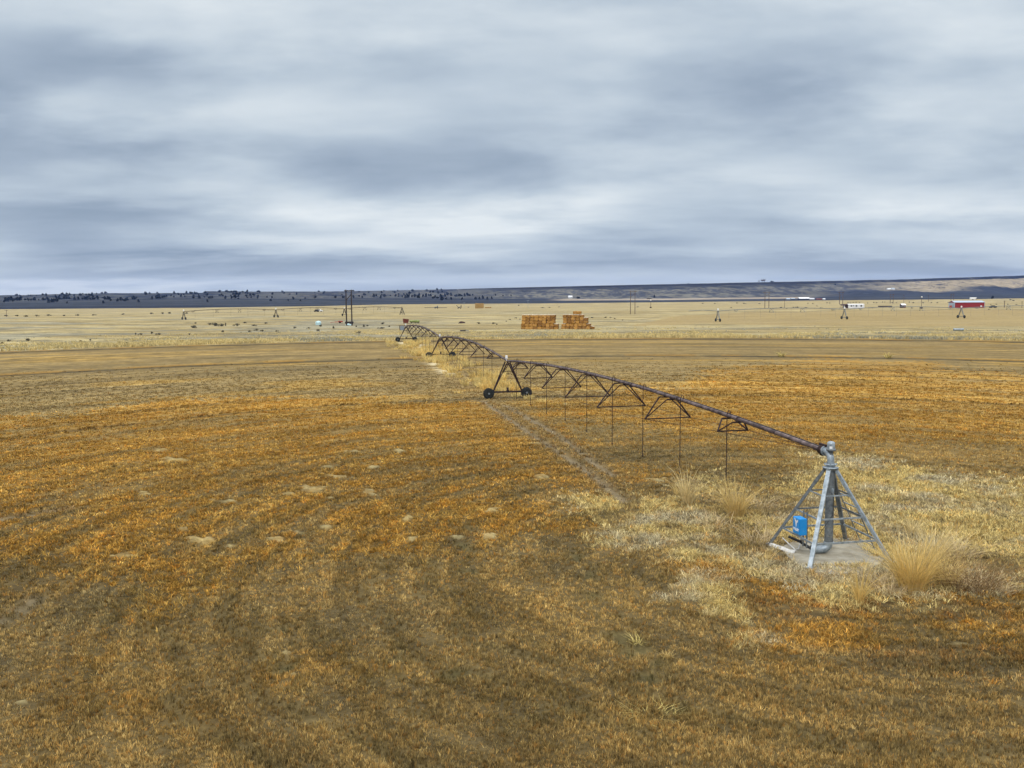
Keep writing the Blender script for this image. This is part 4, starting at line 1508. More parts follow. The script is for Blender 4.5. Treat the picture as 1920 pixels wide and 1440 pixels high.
def build_drive_tower(root, O, g, apex, d, mats, half=1.86, wheel_r=0.51, thick=1.0, detail=True):
    """A-frame on two wheels; d is the direction of the arm"""
    side = Vector((d.y, -d.x, 0))
    tw = MB()
    zb = g.z + wheel_r + 0.10
    tw.bar(g + side * -half * 0.93 + Vector((0, 0, zb - g.z)), g + side * half * 0.93 + Vector((0, 0, zb - g.z)), 0.15 * thick, 0.15 * thick)
    tower = tw.build('drive_tower', mats['steel'], root, O)
    for s in (-1, 1):
        for e in (-1, 1):
            foot = g + side * (s * half * 0.76) + Vector((0, 0, zb - g.z + 0.05)) + d * (e * 0.05)
            top = apex + side * (s * 0.12) + d * (e * (0.55 if detail else 0.2)) + Vector((0, 0, -0.12))
            MB().bar(foot, top, 0.10 * thick, 0.10 * thick).build('leg', mats['steel'], tower, O)
    if detail:
        m = MB()
        for s in (-1, 1):
            a = g.lerp(apex, 0.70) + side * (s * half * 0.22)
            b = apex - d * 3.4 + side * (s * 0.5) + Vector((0, 0, 0.05))
            m.bar(a, b, 0.05 * thick, 0.05 * thick)
        a, b = g.lerp(apex, 0.72) + side * (-half * 0.26), g.lerp(apex, 0.72) + side * (half * 0.26)
        m.bar(a, b, 0.06, 0.06)
        m.bar(g.lerp(apex, 0.90) + side * (-half * 0.1), g.lerp(apex, 0.90) + side * (half * 0.1), 0.16, 0.1)
        m.build('tower_brace', mats['steel'], tower, O)
        m = MB()
        mc = g + Vector((0, 0, zb - g.z + 0.19))
        m.lathe(mc + Vector((0, 0, -0.05)), [(0.09, 0), (0.10, 0.03), (0.10, 0.24), (0.06, 0.28)], n=12)
        m.box(mc + Vector((0, 0, -0.08)), (0.26, 0.22, 0.14))
        m.build('drive_motor', mats['steel'], tower, O)
        m = MB()
        Rz = Matrix((side, d, Vector((0, 0, 1)))).transposed()
        m.box(apex + side * -0.10 + Vector((0, 0, 0.36)), (0.21, 0.18, 0.30), Rz, bev=0.03)
        m.bar(apex + side * -0.10, apex + side * -0.10 + Vector((0, 0, 0.25)), 0.06)
        m.build('tower_box', MAT['white'], tower, O)
    for s in (-1, 1):
        wc = g + side * (s * half) + Vector((0, 0, wheel_r - 0.03))
        m = MB()
        R_ = wheel_r
        tw_ = 0.15
        m.lathe(wc, [(R_ * 0.62, -tw_), (R_ * 0.80, -tw_ * 1.08), (R_ * 0.93, -tw_ * 0.95), (R_ * 0.97, -tw_ * 0.6), (R_ * 0.97, tw_ * 0.6), (R_ * 0.93, tw_ * .95), (R_ * 0.80, tw_ * 1.08), (R_ * 0.62, tw_)], d, 28)
        if detail:
            for k in range(18):
                a = 2 * pi * k / 18
                for hs in (-1, 1):
                    aa = a + (0.17 if hs > 0 else 0)
                    rd = side * cos(aa) + Vector((0, 0, 1)) * sin(aa)
                    tg = side * -sin(aa) + Vector((0, 0, 1)) * cos(aa)
                    p0 = wc + rd * (R_ * 0.985) + d * (hs * tw_ * 0.02)
                    p1 = wc + rd * (R_ * 0.95) + d * (hs * tw_ * 0.98) + tg * 0.09
                    m.bar(p0, p1, 0.05, 0.075, upv=rd)
        m.lathe(wc, [(0.05, -tw_ * .9), (R_ * 0.55, -tw_ * 0.75), (R_ * 0.66, -tw_ * 1.02), (R_ * 0.66, tw_ * 1.02), (R_ * 0.55, tw_ * 0.75), (0.05, tw_ * 0.9)], d, 20, mi=1)
        m.lathe(wc, [(0.10, -tw_ * 1.5), (0.10, tw_ * 1.3)], d, 10, mi=1)
        m.build('wheel', [MAT['tyre'], mats['rim']], tower, O)
    return tower


def build_arm():
    mats = dict(pipe=MAT['pipe'], steel=MAT['rust'], rim=MAT['galv_dark'])
    O = PIV
    root = thing('sprinkler_arm', (PIV.x, PIV.y, 0), 'long rusty centre-pivot sprinkler arm on three wheeled towers crossing the brown field', 'irrigation arm')
    aps = [at(952.5, 676.5, TOWERS[0].y), at(827, 632.5, TOWERS[1].y), at(762.5, 611.5, TOWERS[2].y)]
    gs = [Vector((t.x, t.y, gz(t.x, t.y) - 0.03)) for t in TOWERS]
    aps = [Vector((g.x, g.y, a.z)) for g, a in zip(gs, aps)]
    start = TIP + ARM_DIR * 0.05
    m = MB()
    d0 = (aps[0] - start)
    d0.z = 1.2
    d0.normalize()
    # rusty flange, hinge and the first short length of pipe
    m.lathe(start, [(0.20, -0.02), (0.20, 0.03)], d0, 18)
    m.lathe(start + d0 * 0.09, [(0.17, -0.03), (0.22, 0), (0.17, 0.16)], d0, 18)
    sd_ = Vector((ARM_DIR.y, -ARM_DIR.x, 0))
    for s in (-1, 1):
        m.bar(start + sd_ * (s * 0.17) - d0 * 0.05, start + sd_ * (s * 0.15) + d0 * 0.5, 0.05, 0.09)
    m.bar(start + Vector((0, 0, 0.2)) - d0 * 0.1, start + Vector((0, 0, 0.2)) + d0 * 0.35, 0.08, 0.08)
    m.build('pivot_hinge', MAT['rust'], root, O)
    pts = [start + d0 * 0.18] + aps
    pts2 = [pts[0]] + [a + Vector((0, 0, -0.02)) for a in aps]
    crowns = [0.72, 0.85, 0.85]
    for i in range(3):
        build_span(root, O, pts2[i], pts2[i + 1], crowns[i], 0.092, mats, gz0=0.0)
    for g, a in zip(gs, aps):
        build_drive_tower(root, O, g, a, ARM_DIR, mats)
    # electrical cable lashed along the pipe
    m = MB()
    for i in range(3):
        m.tube([p + Vector((0, 0, 0.105)) + sd_ * 0.03 for p in span_curve(pts2[i], pts2[i + 1], crowns[i], 20)], 0.018, 6)
    m.build('cable', MAT['cable'], root, O)
    # short overhang past the last tower with a grey end panel
    a = aps[2]
    m = MB()
    e = a + ARM_DIR * 3.2 + Vector((0, 0, 0.12))
    m.tube([a, e], 0.075, 10)
    m.bar(e, e - Vector((0, 0, 0.5)), 0.06)
    m.build('overhang', mats['pipe'], root, O)
    m = MB()
    Rz = Matrix((sd_, ARM_DIR, Vector((0, 0, 1)))).transposed()
    pc = a + ARM_DIR * 1.2 - sd_ * 0.75 + Vector((0, 0, -0.45))
    m.box(pc, (0.85, 0.08, 0.95), Rz, bev=0.02)
    panel = m.build('end_panel', MAT['galv'], root, O)
    m = MB()
    m.bar(a + ARM_DIR * 1.2 + Vector((0, 0, 0.05)), a + ARM_DIR * 1.2 - sd_ * 1.5 + Vector((0, 0, 0.08)), 0.08)
    m.bar(a + ARM_DIR * 1.2 - sd_ * 1.3, a + ARM_DIR * 1.2 - sd_ * 1.25 + Vector((0, 0, -0.95)), 0.14, 0.06)
    m.build('panel_bracket', MAT['rust'], root, O)


build_arm()


def far_arm(name_label, base_pts, apex_z, start_pivot, mats, overhang=(0, 0), hoses=6, half=1.9):
    gs = [Vector((p.x, p.y, gz(p.x, p.y))) for p in base_pts]
    d = (gs[-1] - gs[0])
    d.z = 0
    d.normalize()
    O = gs[0]
    root = thing('sprinkler_arm', (O.x, O.y, 0), name_label, 'irrigation arm', 'far sprinkler arms on the plain')
    aps = [g + Vector((0, 0, apex_z)) for g in gs]
    tr = [(t, hw * .9, dp) for t, hw, dp in TR[::2]]
    for a, b in zip(aps[:-1], aps[1:]):
        build_span(root, O, a, b, 0.75, 0.10, mats, hoses=hoses, trusses=tr, hose_r=0.022, thick=1.35, gz0=0.2, hose_gap=0.9)
    for i, (g, a) in enumerate(zip(gs, aps)):
        if i == 0 and start_pivot:
            m = MB()
            for k in range(4):
                an = pi / 4 + k * pi / 2
                m.bar(g + Vector((cos(an) * 1.7, sin(an) * 1.7, 0)), a + Vector((cos(an) * .15, sin(an) * .15, 0)), 0.14)
            m.tube([g, a + Vector((0, 0, 0.6))], 0.13, 8)
            m.box(g + Vector((0, -0.8, 1.2)), (0.5, 0.3, 0.8), bev=0.02)
            m.build('pivot_stand', mats['steel'], root, O)
        else:
            build_drive_tower(root, O, g, a, d, mats, half=half, wheel_r=0.6, thick=1.3, detail=False)
            MB().box(a + Vector((0, 0, 0.55)), (0.45, 0.4, 0.6), bev=0.05).build('tower_box', MAT['white'], root, O)
    for (i, ln) in ((0, overhang[0]), (-1, overhang[1])):
        if ln:
            dd = -d if i == 0 else d
            m = MB()
            m.tube([aps[i], aps[i] + dd * ln * 0.5 + Vector((0, 0, 0.35)), aps[i] + dd * ln + Vector((0, 0, 0.1))], 0.09, 8)
            m.build('overhang', mats['pipe'], root, O)


grey_mats = dict(pipe=MAT['galv_dark'], steel=MAT['galv_dark'], rim=MAT['galv_dark'])
dark_mats = dict(pipe=MAT['rust'], steel=MAT['dark'], rim=MAT['dark'])
rp = [G(1346, 603), G(1583, 598.5), G(1802, 596.5)]
dr_ = (rp[-1] - rp[-2])
far_arm('grey sprinkler arm standing in the mown field before the red barn', rp + [rp[-1] + dr_], 3.75, False, grey_mats, overhang=(11, 0), hoses=8)
lp0, lp3 = G(754, 590), G(345, 599.5)
far_arm('thin dark sprinkler arm far out on the pale plain behind the twin power poles', [lp0] + [lp0.lerp(lp3, t) for t in (0.30, 0.62, 1.0)], 3.6, True, dark_mats, overhang=(0, 0), hoses=5)


# ================================================================== HAY
def bale_mesh(name, size, mat, seed):
    rg = random.Random(seed)
    bm = bmesh.new()
    bmesh.ops.create_cube(bm, size=1.0)
    bmesh.ops.subdivide_edges(bm, edges=bm.edges[:], cuts=4, use_grid_fill=True)
    for v in bm.verts:
        v.co.x *= size[0]
        v.co.y *= size[1]
        v.co.z *= size[2]
        b = 1.0
        v.co.x += rg.uniform(-.035, .035)
        v.co.y += rg.uniform(-.035, .035)
        v.co.z += rg.uniform(-.03, .03) + size[2] / 2
    bmesh.ops.bevel(bm, geom=[e for e in bm.edges if e.is_manifold and e.calc_face_angle(0) > 0.9], offset=0.06, segments=1, affect='EDGES')
    # two strings of twine pressed into the sides
    me = bpy.data.meshes.new(name)
    bm.to_mesh(me)
    bm.free()
    me.materials.append(mat)
    return me


ORD = ['first', 'second', 'third', 'fourth', 'fifth', 'sixth', 'seventh', 'eighth', 'ninth', 'tenth', 'eleventh', 'twelfth']
ROWN = ['bottom', 'second', 'third', 'fourth', 'fifth']


def hay():
    BW, BH, BL = 1.2, 0.86, 2.4
    meshes = [bale_mesh('hay_bale', (BW - 0.06, BL, BH - 0.04), MAT['bale'], k) for k in range(4)]
    tops = [bale_mesh('hay_bale', (BW - 0.06, BL, BH - 0.04), MAT['bale_top'], 20 + k) for k in range(3)]
    sides = [bale_mesh('hay_bale', (BL - 0.06, BW, BH - 0.04), MAT['bale'], 40 + k) for k in range(2)]

    def put(me, p, label, group, rz=0.0):
        o = bpy.data.objects.new('hay_bale', me)
        col.objects.link(o)
        o.location = p
        o.rotation_euler = (0, 0, rz)
        tag(o, label, 'hay bale', group)

    def stack(px0, px1, py, rows, which, group, skew=0.0):
        """rows: list of (x offset m, number of bales)"""
        a, b = G(px0, py), G(px1, py)
        ex = (b - a).normalized()
        ang = atan2(ex.y, ex.x) + skew
        ex = Vector((cos(ang), sin(ang), 0))
        ey = Vector((-ex.y, ex.x, 0))
        rg = random.Random(px0)
        for r, (off, n) in enumerate(rows):
            last = r == len(rows) - 1
            for k in range(n):
                capped = last or (off + (k + 1) * BW > rows[r + 1][0] + rows[r + 1][1] * BW + 0.3) or (off + k * BW < rows[r + 1][0] - 0.3)
                me = rg.choice(tops if capped else meshes)
                p = a + ex * (off + (k + 0.5) * BW + rg.uniform(-.03, .03)) + ey * (BL / 2 + rg.uniform(-.14, .14)) + Vector((0, 0, r * BH - 0.05))
                rown = 'top' if last else ROWN[r]
                nm = 'rightmost' if k == n - 1 else 'leftmost' if k == 0 else ORD[k]
                lab = f'{nm} brown hay bale in the {rown} row of the {which}' if nm in ('rightmost', 'leftmost') else f'{nm} brown hay bale from the left in the {rown} row of the {which}'
                put(me, p, lab, group, ang + rg.uniform(-.03, .03))
        return a, ex, ey, ang

    stack(977, 1047, 617.5, [(-0.1, 9), (-0.05, 9), (0.15, 8), (0.2, 8), (0.25, 8)], 'long flat-topped haystack', 'bales of the long flat-topped haystack')
    a, ex, ey, ang = stack(1052, 1105, 617.0, [(0.0, 7), (0.1, 7), (0.55, 6), (0.5, 6), (0.5, 5)], 'stepped haystack', 'bales of the stepped haystack')
    p = a + ex * 4.5 + ey * 1.4 + Vector((0, 0, 5 * BH - 0.05))
    put(sides[0], p, 'single hay bale lying lengthwise on top of the stepped haystack', 'bales of the stepped haystack', ang)
    p = a + ex * 8.35 + ey * 0.9 + Vector((0, 0, 1 * BH - 0.08))
    # a sagging bale hangs over the right-hand step
    o = bpy.data.objects.new('hay_bale', tops[1])
    col.objects.link(o)
    o.location = a + ex * 8.75 + ey * 1.2 + Vector((0, 0, 0.05))
    o.rotation_euler = (0, 0.12, ang + 0.25)
    tag(o, 'slumped hay bale leaning at the right end of the stepped haystack', 'hay bale', 'bales of the stepped haystack')
    # far yellow stack
    fm = bale_mesh('hay_bale', (1.2, 2.4, 0.95), MAT['bale_far'], 77)
    a, b = G(891, 578.2), G(909, 578.2)
    ex = (b - a).normalized()
    for r in range(4):
        for k in range(6):
            put(fm, a + ex * (k * 1.22 + 0.6) + Vector((0, 1.2, r * 0.95)), 'yellow hay bale of the small block stack far out on the plain', 'bales of the far yellow stack')
    a = G(911, 577.8)
    for k in range(4):
        put(fm, a + ex * (k * 1.25 + 0.3 * (k > 2)) + Vector((0, 1.2, 0)), 'loose yellow hay bale in the low row right of the far yellow stack', 'loose bales beside the far yellow stack')


hay()


# ================================================================== POWER POLES
def h_frame(px0, px1, pyb, pyt, label, mat, brace=True, arm_over=(0.8, 0.8), thin=1.0):
    a, b = G(px0, pyb), G(px1, pyb)
    h = (at((px0 + px1) / 2, pyt, a.y)).z
    mid = (a + b) / 2
    g = 'twin power poles on the plain'
    root = thing('power_pole', mid, label, 'power pole', g)
    e = (b - a).normalized()
    r = 0.17 * thin
    for p in (a, b):
        MB().tube([Vector((p.x, p.y, -0.3)), Vector((p.x, p.y, h * 0.55)), Vector((p.x, p.y, h))], [r, r * 0.85, r * 0.68], 10).build('pole', mat, root, mid)
    ah = h - 0.35
    MB().bar(a - e * arm_over[0] + Vector((0, 0, ah)), b + e * arm_over[1] + Vector((0, 0, ah)), 0.16 * thin, 0.2 * thin).build('crossarm', mat, root, mid)
    if brace:
        MB().bar(a + Vector((0, 0, h * 0.70)), b + Vector((0, 0, h * 0.88)), 0.13 * thin).build('cross_brace', mat, root, mid)
    for p in (a - e * arm_over[0] * .8, (a + b) / 2, b + e * arm_over[1] * .8):
        m = MB()
        for k in range(4):
            m.lathe(p + Vector((0, 0, ah - 0.25 - 0.14 * k)), [(0.03, -.06), (0.11, 0), (0.03, .06)], n=8)
        m.build('insulator', MAT['galv_dark'], root, mid)


h_frame(650, 660, 610.5, 543, 'tallest dark twin power pole, with the black trough at its foot', MAT['wood'], True, (0.6, 0.9), 1.4)
h_frame(1182, 1190.5, 589, 545, 'brown twin power pole on the plain to the right of the haystacks', MAT['wood2'], True, (0.9, 0.9))
h_frame(1434, 1441.5, 578.5, 547, 'twin power pole with one reddish leg below the trees on the mesa', MAT['wood2'], True, (1.2, 1.2), 1.2)
h_frame(1574, 1580, 570.5, 547.5, 'thin twin power pole behind the white mobile home', MAT['wood2'], True, (1.5, 1.0), 1.5)
h_frame(1669, 1674.5, 569, 551.5, 'thin twin power pole left of the small white-roofed shed', MAT['wood2'], True, (1.2, 1.0), 1.5)
h_frame(1783, 1788, 563, 551, 'farthest twin power pole, showing above the left end of the red barn', MAT['wood2'], False, (1.2, 1.0), 1.8)


def single_pole(px, pyb, pyt, label, lamp=False, mat=None, r=0.14, g='single poles on the plain'):
    a = G(px, pyb)
    h = at(px, pyt, a.y).z
    root = thing('utility_pole' if not lamp else 'yard_light', a, label, 'utility pole' if not lamp else 'yard light', g)
    MB().tube([Vector((a.x, a.y, -0.2)), Vector((a.x, a.y, h))], [r, r * 0.7], 8).build('pole', mat or MAT['wood2'], root, a)
    if lamp:
        MB().lathe(Vector((a.x, a.y, h)), [(0.1, -.1), (0.45, 0), (0.5, 0.3), (0.2, 0.55)], n=12).build('lamp_head', MAT['white'], root, a)
        MB().box((a.x, a.y, 0.4), (1.3, .9, .8), bev=0.05).build('base_box', MAT['brown'], root, a)
    else:
        MB().bar(Vector((a.x - .9, a.y, h - .4)), Vector((a.x + .9, a.y, h - .4)), 0.14).build('crossarm', mat or MAT['wood2'], root, a)


single_pole(1220, 577.5, 563.5, 'slim post with white head and box at its foot, right of the twin pole', True)
single_pole(1471, 577.5, 561.5, 'single brown pole standing left of the distant farm buildings')
single_pole(1727.5, 578.5, 557.5, 'slim white-headed post between the shed and the red barn', True)
single_pole(1883, 576.5, 563.5, 'stout single pole right of the red barn', r=0.22)
single_pole(12.5, 594.5, 580.5, 'lone rusty post at the far left edge of the plain', r=0.12)
single_pole(1916, 577, 565, 'thin single pole at the right edge behind the barn')
single_pole(990, 578, 562.5, 'pale single pole on the plain above the long haystack', mat=MAT['galv'], r=0.10)
single_pole(870.5, 577, 566.5, 'pale slender post left of the far yellow haystack', mat=MAT['galv'], r=0.10)
single_pole(1694.5, 569, 553, 'faint thin pole just above the white-roofed shed', r=0.16)
single_pole(1741, 566, 553, 'faint thin pole left of the twin pole above the barn', r=0.16)


# ================================================================== BUILDINGS AND FARM THINGS
def gable(m, x0, x1, y0, y1, z0, z1, over, th, mi=0):
    """two-slope roof, ridge along x"""
    ym = (y0 + y1) / 2
    for ya in (y0 - over, y1 + over):
        vs = [(x0 - over, ya, z0), (x1 + over, ya, z0), (x1 + over, ym, z1), (x0 - over, ym, z1)]
        m.add(vs + [(a, b, c + th) for a, b, c in vs], [(0, 1, 2, 3), (7, 6, 5, 4), (0, 4, 5, 1), (1, 5, 6, 2), (2, 6, 7, 3), (3, 7, 4, 0)], mi)


def rect_building(name, px0, px1, pyb, wall_h, roof_h, depth, mats, label, cat, windows=(), doors=(), group=None, yaw=0.0, over=0.3):
    a, b = G(px0, pyb), G(px1, pyb)
    o = (a + b) / 2
    L = (b - a).length
    root = thing(name, o, label, cat, group, rz=yaw)
    x0, x1, y0, y1 = -L / 2, L / 2, 0.0, depth
    m = MB()
    m.box((0, depth / 2, wall_h / 2 - 0.2), (L, depth, wall_h + 0.4))
    ym = depth / 2
    for x in (x0, x1):
        s = 1 if x > 0 else -1
        m.add([(x, y0, wall_h), (x, y1, wall_h), (x, ym, wall_h + roof_h)], [(0, 1, 2) if s > 0 else (0, 2, 1)])
    m.build('wall', mats[0], root)
    m = MB()
    gable(m, x0, x1, y0, y1, wall_h - 0.02, wall_h + roof_h, over, 0.08)
    m.build('roof', mats[1], root)
    for (fx, z, w, h) in windows:
        m = MB()
        m.box((x0 + fx * L, -0.02, z), (w, 0.10, h))
        m.build('window', MAT['glass'], root)
    for (fx, w, h, mt) in doors:
        m = MB()
        m.box((x0 + fx * L, -0.02, h / 2), (w, 0.12, h))
        m.build('door', MAT[mt], root)
    return root, L


barn, L = rect_building('barn', 1787, 1849, 577.3, 3.4, 1.0, 8.0, (MAT['red'], MAT['roof']), 'long red metal barn with pale grey roof on the plain', 'barn')
m = MB()
m.box((L * 0.39, -0.05, 1.1), (0.9, 0.14, 0.75))
m.build('window', MAT['white'], barn)
m = MB()
for k in (-1, 1):
    m.box((k * (L / 2 + 0.02), -0.03, 1.6), (0.2, 0.14, 3.4))
m.box((-L / 2 - 0.06, 4.0, 1.6), (0.1, 8.1, 3.3))
m.build('trim', MAT['roof'], barn)
m = MB()
m.box((-L / 2 - 1.6, 2.0, 0.8), (0.7, 2.0, 1.6))
m.build('lean_to', MAT['redorange'], barn)

home, L = rect_building('mobile_home', 1589.5, 1621.5, 577.8, 2.35, 0.35, 4.2, (MAT['siding'], MAT['white']), 'long white mobile home with four small windows and a dark porch', 'mobile home',
                        windows=[(0.20, 1.45, 1.0, 0.85), (0.335, 1.55, 0.7, 0.55), (0.51, 1.45, 1.05, 0.9), (0.81, 1.45, 1.05, 0.9)], over=0.1)
m = MB()
m.box((-L / 2 - 1.1, 2.2, 1.0), (2.1, 3.6, 2.0))
m.box((-L / 2 - 3.3, 0.2, 1.0), (0.14, 0.14, 2.0))
m.box((-L / 2 - 3.3, 3.8, 1.0), (0.14, 0.14, 2.0))
m.box((-L / 2 - 2.3, 2.2, 0.1), (4.4, 4.0, 0.2))
m.build('porch', MAT['brown'], home)
m = MB()
m.add([(-L / 2 - 4.8, -.3, 1.7), (-L / 2 - .02, -.3, 2.1), (-L / 2 - .02, 2.1, 2.75), (-L / 2 - 4.8, 2.1, 2.4), (-L / 2 - 4.8, -.3, 1.82), (-L / 2 - .02, -.3, 2.22), (-L / 2 - .02, 2.1, 2.87), (-L / 2 - 4.8, 2.1, 2.52)],
      [(3, 2, 1, 0), (4, 5, 6, 7), (0, 1, 5, 4), (1, 2, 6, 5), (2, 3, 7, 6), (3, 0, 4, 7)])
m.build('porch_roof', MAT['brown'], home)
MB().box((-L / 2 - 2.4, 0.35, 0.95), (0.8, 0.06, 1.7)).build('screen_door', MAT['siding'], home)
m = MB()
m.box((-L * 0.02, -0.02, 1.2), (0.10, 0.12, 2.3))
m.build('trim', MAT['galv_dark'], home)

shed, L = rect_building('shed', 1691, 1698.5, 577.2, 1.7, 0.9, 3.6, (MAT['brown'], MAT['white']), 'small dark shed with bright white roof beside the mobile home', 'shed', over=0.25)
MB().box((0.4, -0.03, 0.8), (0.8, 0.1, 1.6)).build('door', MAT['rustred'], shed)


def wagon(px0, px1, pyb, hpx, label):
    a, b = G(px0, pyb), G(px1, pyb)
    o = (a + b) / 2
    L = (b - a).length
    root = thing('flatbed_trailer', o, label, 'trailer')
    h = hpx * o.y / FPX
    m = MB()
    m.box((0, 1.2, h * 0.62), (L, 2.4, h * 0.55))
    for k in range(8):
        m.box((-L / 2 + (k + .5) * L / 8, -0.04, h * 0.62), (0.12, 0.12, h * 0.6))
    m.build('bed', MAT['brown'], root)
    for x in (-L * .35, -L * .2, L * .3, L * .42):
        MB().lathe((x, 0.1, 0.42), [(0.15, -.12), (0.42, -.1), (0.42, .1), (0.15, .12)], Vector((0, 1, 0)), 14).build('wheel', MAT['tyre'], root)


wagon(1648, 1673.5, 576.6, 3.6, 'long low dark trailer parked between the mobile home and the shed')


def far_building(px0, px1, pyb, wh, rh, wall, roof, label, cat='farm building', name='farm_building'):
    return rect_building(name, px0, px1, pyb, wh, rh, 7.0, (MAT[wall], MAT[roof]), label, cat, group='distant farm buildings under the mesa', over=0.4)


far_building(1476, 1484.5, 562.9, 1.6, 1.2, 'galv', 'roof', 'leftmost distant farm building, low with pale roof')
far_building(1484.8, 1490, 562.9, 2.0, 1.0, 'glass', 'roof', 'small dark-walled distant building touching the leftmost pale roof')
bb = far_building(1500, 1516.5, 562.9, 2.3, 1.7, 'glass', 'white', 'wide open-fronted distant shed with bright white roof')
far_building(1519, 1526.5, 562.7, 1.8, 1.0, 'conduit', 'siding', 'pale rounded distant building right of the wide open shed')
far_building(1533, 1543, 562.5, 1.5, 0.7, 'redorange', 'rustred', 'reddish low distant building')
far_building(1544.3, 1547.2, 562.5, 1.4, 0.9, 'siding', 'white', 'tiny white distant building at the right end of the farm row')

# white trailer behind the barn
a, b = G(1818, 562.6), G(1831, 562.6)
o = (a + b) / 2
L = (b - a).length
root = thing('horse_trailer', o, 'white rounded trailer showing above the roof of the red barn', 'trailer')
m = MB()
m.box((0, 1.3, 2.0), (L * .75, 2.5, 2.6), bev=0.4)
m.box((L * .43, 1.3, 2.6), (L * .16, 2.3, 1.4), bev=0.3)
m.build('body', MAT['white'], root)
for x in (-L * .12, L * .02):
    MB().lathe((x, 0.1, 0.5), [(0.15, -.12), (0.5, -.1), (0.5, .1), (0.15, .12)], Vector((0, 1, 0)), 14).build('wheel', MAT['tyre'], root)


def vehicle(px, pyb, length, label, paint, wpx=None):
    o = G(px, pyb)
    root = thing('parked_car', o, label, 'car')
    L = length
    m = MB()
    prof = [(-.5, .35), (-.5, .85), (-.46, .95), (-.28, 1.0), (-.18, 1.5), (.16, 1.52), (.27, 1.02), (.46, .92), (.5, .8), (.5, .35)]
    vs = [(x * L, y, z) for y in (0, 1.7) for x, z in prof]
    n = len(prof)
    m.add(vs, [tuple(range(n)), tuple(reversed(range(n, 2 * n)))] + [(i, n + i, n + (i + 1) % n, (i + 1) % n) for i in range(n)])
    m.build('body', paint, root)
    MB().box((-.01 * L, -0.02, 1.24), (.34 * L, .04, .36)).build('window', MAT['glass'], root)
    for x in (-.31, .31):
        for y in (0.05, 1.65):
            MB().lathe((x * L, y, 0.33), [(0.1, -.11), (0.33, -.1), (0.33, .1), (0.1, .11)], Vector((0, 1, 0)), 14).build('wheel', MAT['tyre'], root)


vehicle(1863, 577.3, 4.3, 'dark parked car on the plain just right of the red barn', MAT['dark'])
vehicle(598, 584.6, 4.4, 'white parked pickup far out on the plain left of the twin pole', MAT['white'])
vehicle(593, 584.9, 3.2, 'dark parked car next to the white pickup far out on the plain', MAT['dark'])

# tanks, bin and trough around the left power pole
o = on(597, 609)
root = thing('water_tank', o, 'round pale blue plastic water tank standing on the grass left of the power pole', 'water tank')
MB().lathe((0, 0, 0), [(0.95, -0.1), (0.97, 0.1), (0.95, 0.5), (0.98, 0.55), (0.96, 0.95), (0.85, 1.12), (0.25, 1.28), (0.25, 1.36), (0, 1.37)], n=26).build('body', MAT['tank'], root)
MB().lathe((0, 0, 1.37), [(0.22, 0), (0.22, 0.05), (0.0, 0.06)], n=14).build('lid', MAT['white'], root)

o = on(634, 606)
root = thing('farm_implement', o, 'faded red farm implement lying low in the grass beside the black trough', 'farm machine')
m = MB()
m.box((0.3, 0, 0.5), (2.9, 1.2, 0.16))
m.bar((-1.2, 0, 0.45), (-2.9, 0.1, 0.22), 0.12)
m.box((0.9, 0, 0.72), (1.5, 0.9, 0.30), bev=0.05)
for k in range(5):
    m.bar((-.9 + k * .6, -.6, 0.45), (-.75 + k * .6, -.75, 0.02), 0.09)
m.build('frame', MAT['redorange'], root)
for y in (-.62, .62):
    MB().lathe((0.7, y, 0.36), [(0.1, -.1), (0.36, -.09), (0.36, .09), (0.1, .1)], Vector((0, 1, 0)), 14).build('wheel', MAT['tyre'], root)

o = on(655, 607.2)
root = thing('stock_trough', o, 'long black trough set between the feet of the tall twin power pole', 'trough')
m = MB()
m.box((0, 0, 0.55), (2.9, 1.1, 0.62), bev=0.05)
for x in (-1.2, -.4, .5, 1.2):
    m.box((x, 0, 0.12), (0.18, 0.9, 0.3))
m.build('body', MAT['dark'], root)
for x, s_ in ((-.7, .9), (.3, 1.1)):
    pass
o = on(653, 610.2)
root = thing('bucket_pile', o, 'white crumpled tarp lying at the foot of the twin power pole', 'tarp')
bm = bmesh.new()
bmesh.ops.create_icosphere(bm, subdivisions=3, radius=1.0)
for v in bm.verts:
    n_ = vnoise(np.array([v.co.x * 2.1 + 9]), np.array([v.co.y * 2.1 + v.co.z * 3]), 5)[0]
    v.co = Vector((v.co.x * 1.05 * (0.7 + .5 * n_), v.co.y * 0.6 * (0.7 + .5 * n_), max(v.co.z, -.1) * 0.55 * (0.5 + .9 * n_)))
me = bpy.data.meshes.new('tarp')
bm.to_mesh(me)
bm.free()
me.materials.append(MAT['tank'])
bpy.data.objects.remove(root)
t_ = bpy.data.objects.new('tarp', me)
col.objects.link(t_)
t_.location = o
tag(t_, 'pale bluish tarp heap at the foot of the tall twin power pole', 'tarp')

o = on(761, 606.8)
root = thing('grain_bin_box', o, 'rust red open-topped steel hopper standing behind the last tower of the arm', 'hopper')
m = MB()
lo, hi = [(-.8, -.7), (.8, -.7), (.8, .7), (-.8, .7)], [(-1.0, -.9), (1.05, -.9), (1.05, .9), (-1.0, .9)]
vs = [(x, y, 0.25) for x, y in lo] + [(x, y, 1.75 - (.22 if x > 0 else 0)) for x, y in hi]
vs += [(x * .93, y * .93, 0.32) for x, y in lo] + [(x * .93, y * .93, 1.75 - (.22 if x > 0 else 0)) for x, y in hi]
fs = [(3, 2, 1, 0)] + [(i, (i + 1) % 4, 4 + (i + 1) % 4, 4 + i) for i in range(4)] + [(8, 9, 10, 11)] + [(8 + i, 12 + i, 12 + (i + 1) % 4, 8 + (i + 1) % 4) for i in range(4)] + [(4 + i, 4 + (i + 1) % 4, 12 + (i + 1) % 4, 12 + i) for i in range(4)]
m.add(vs, fs)
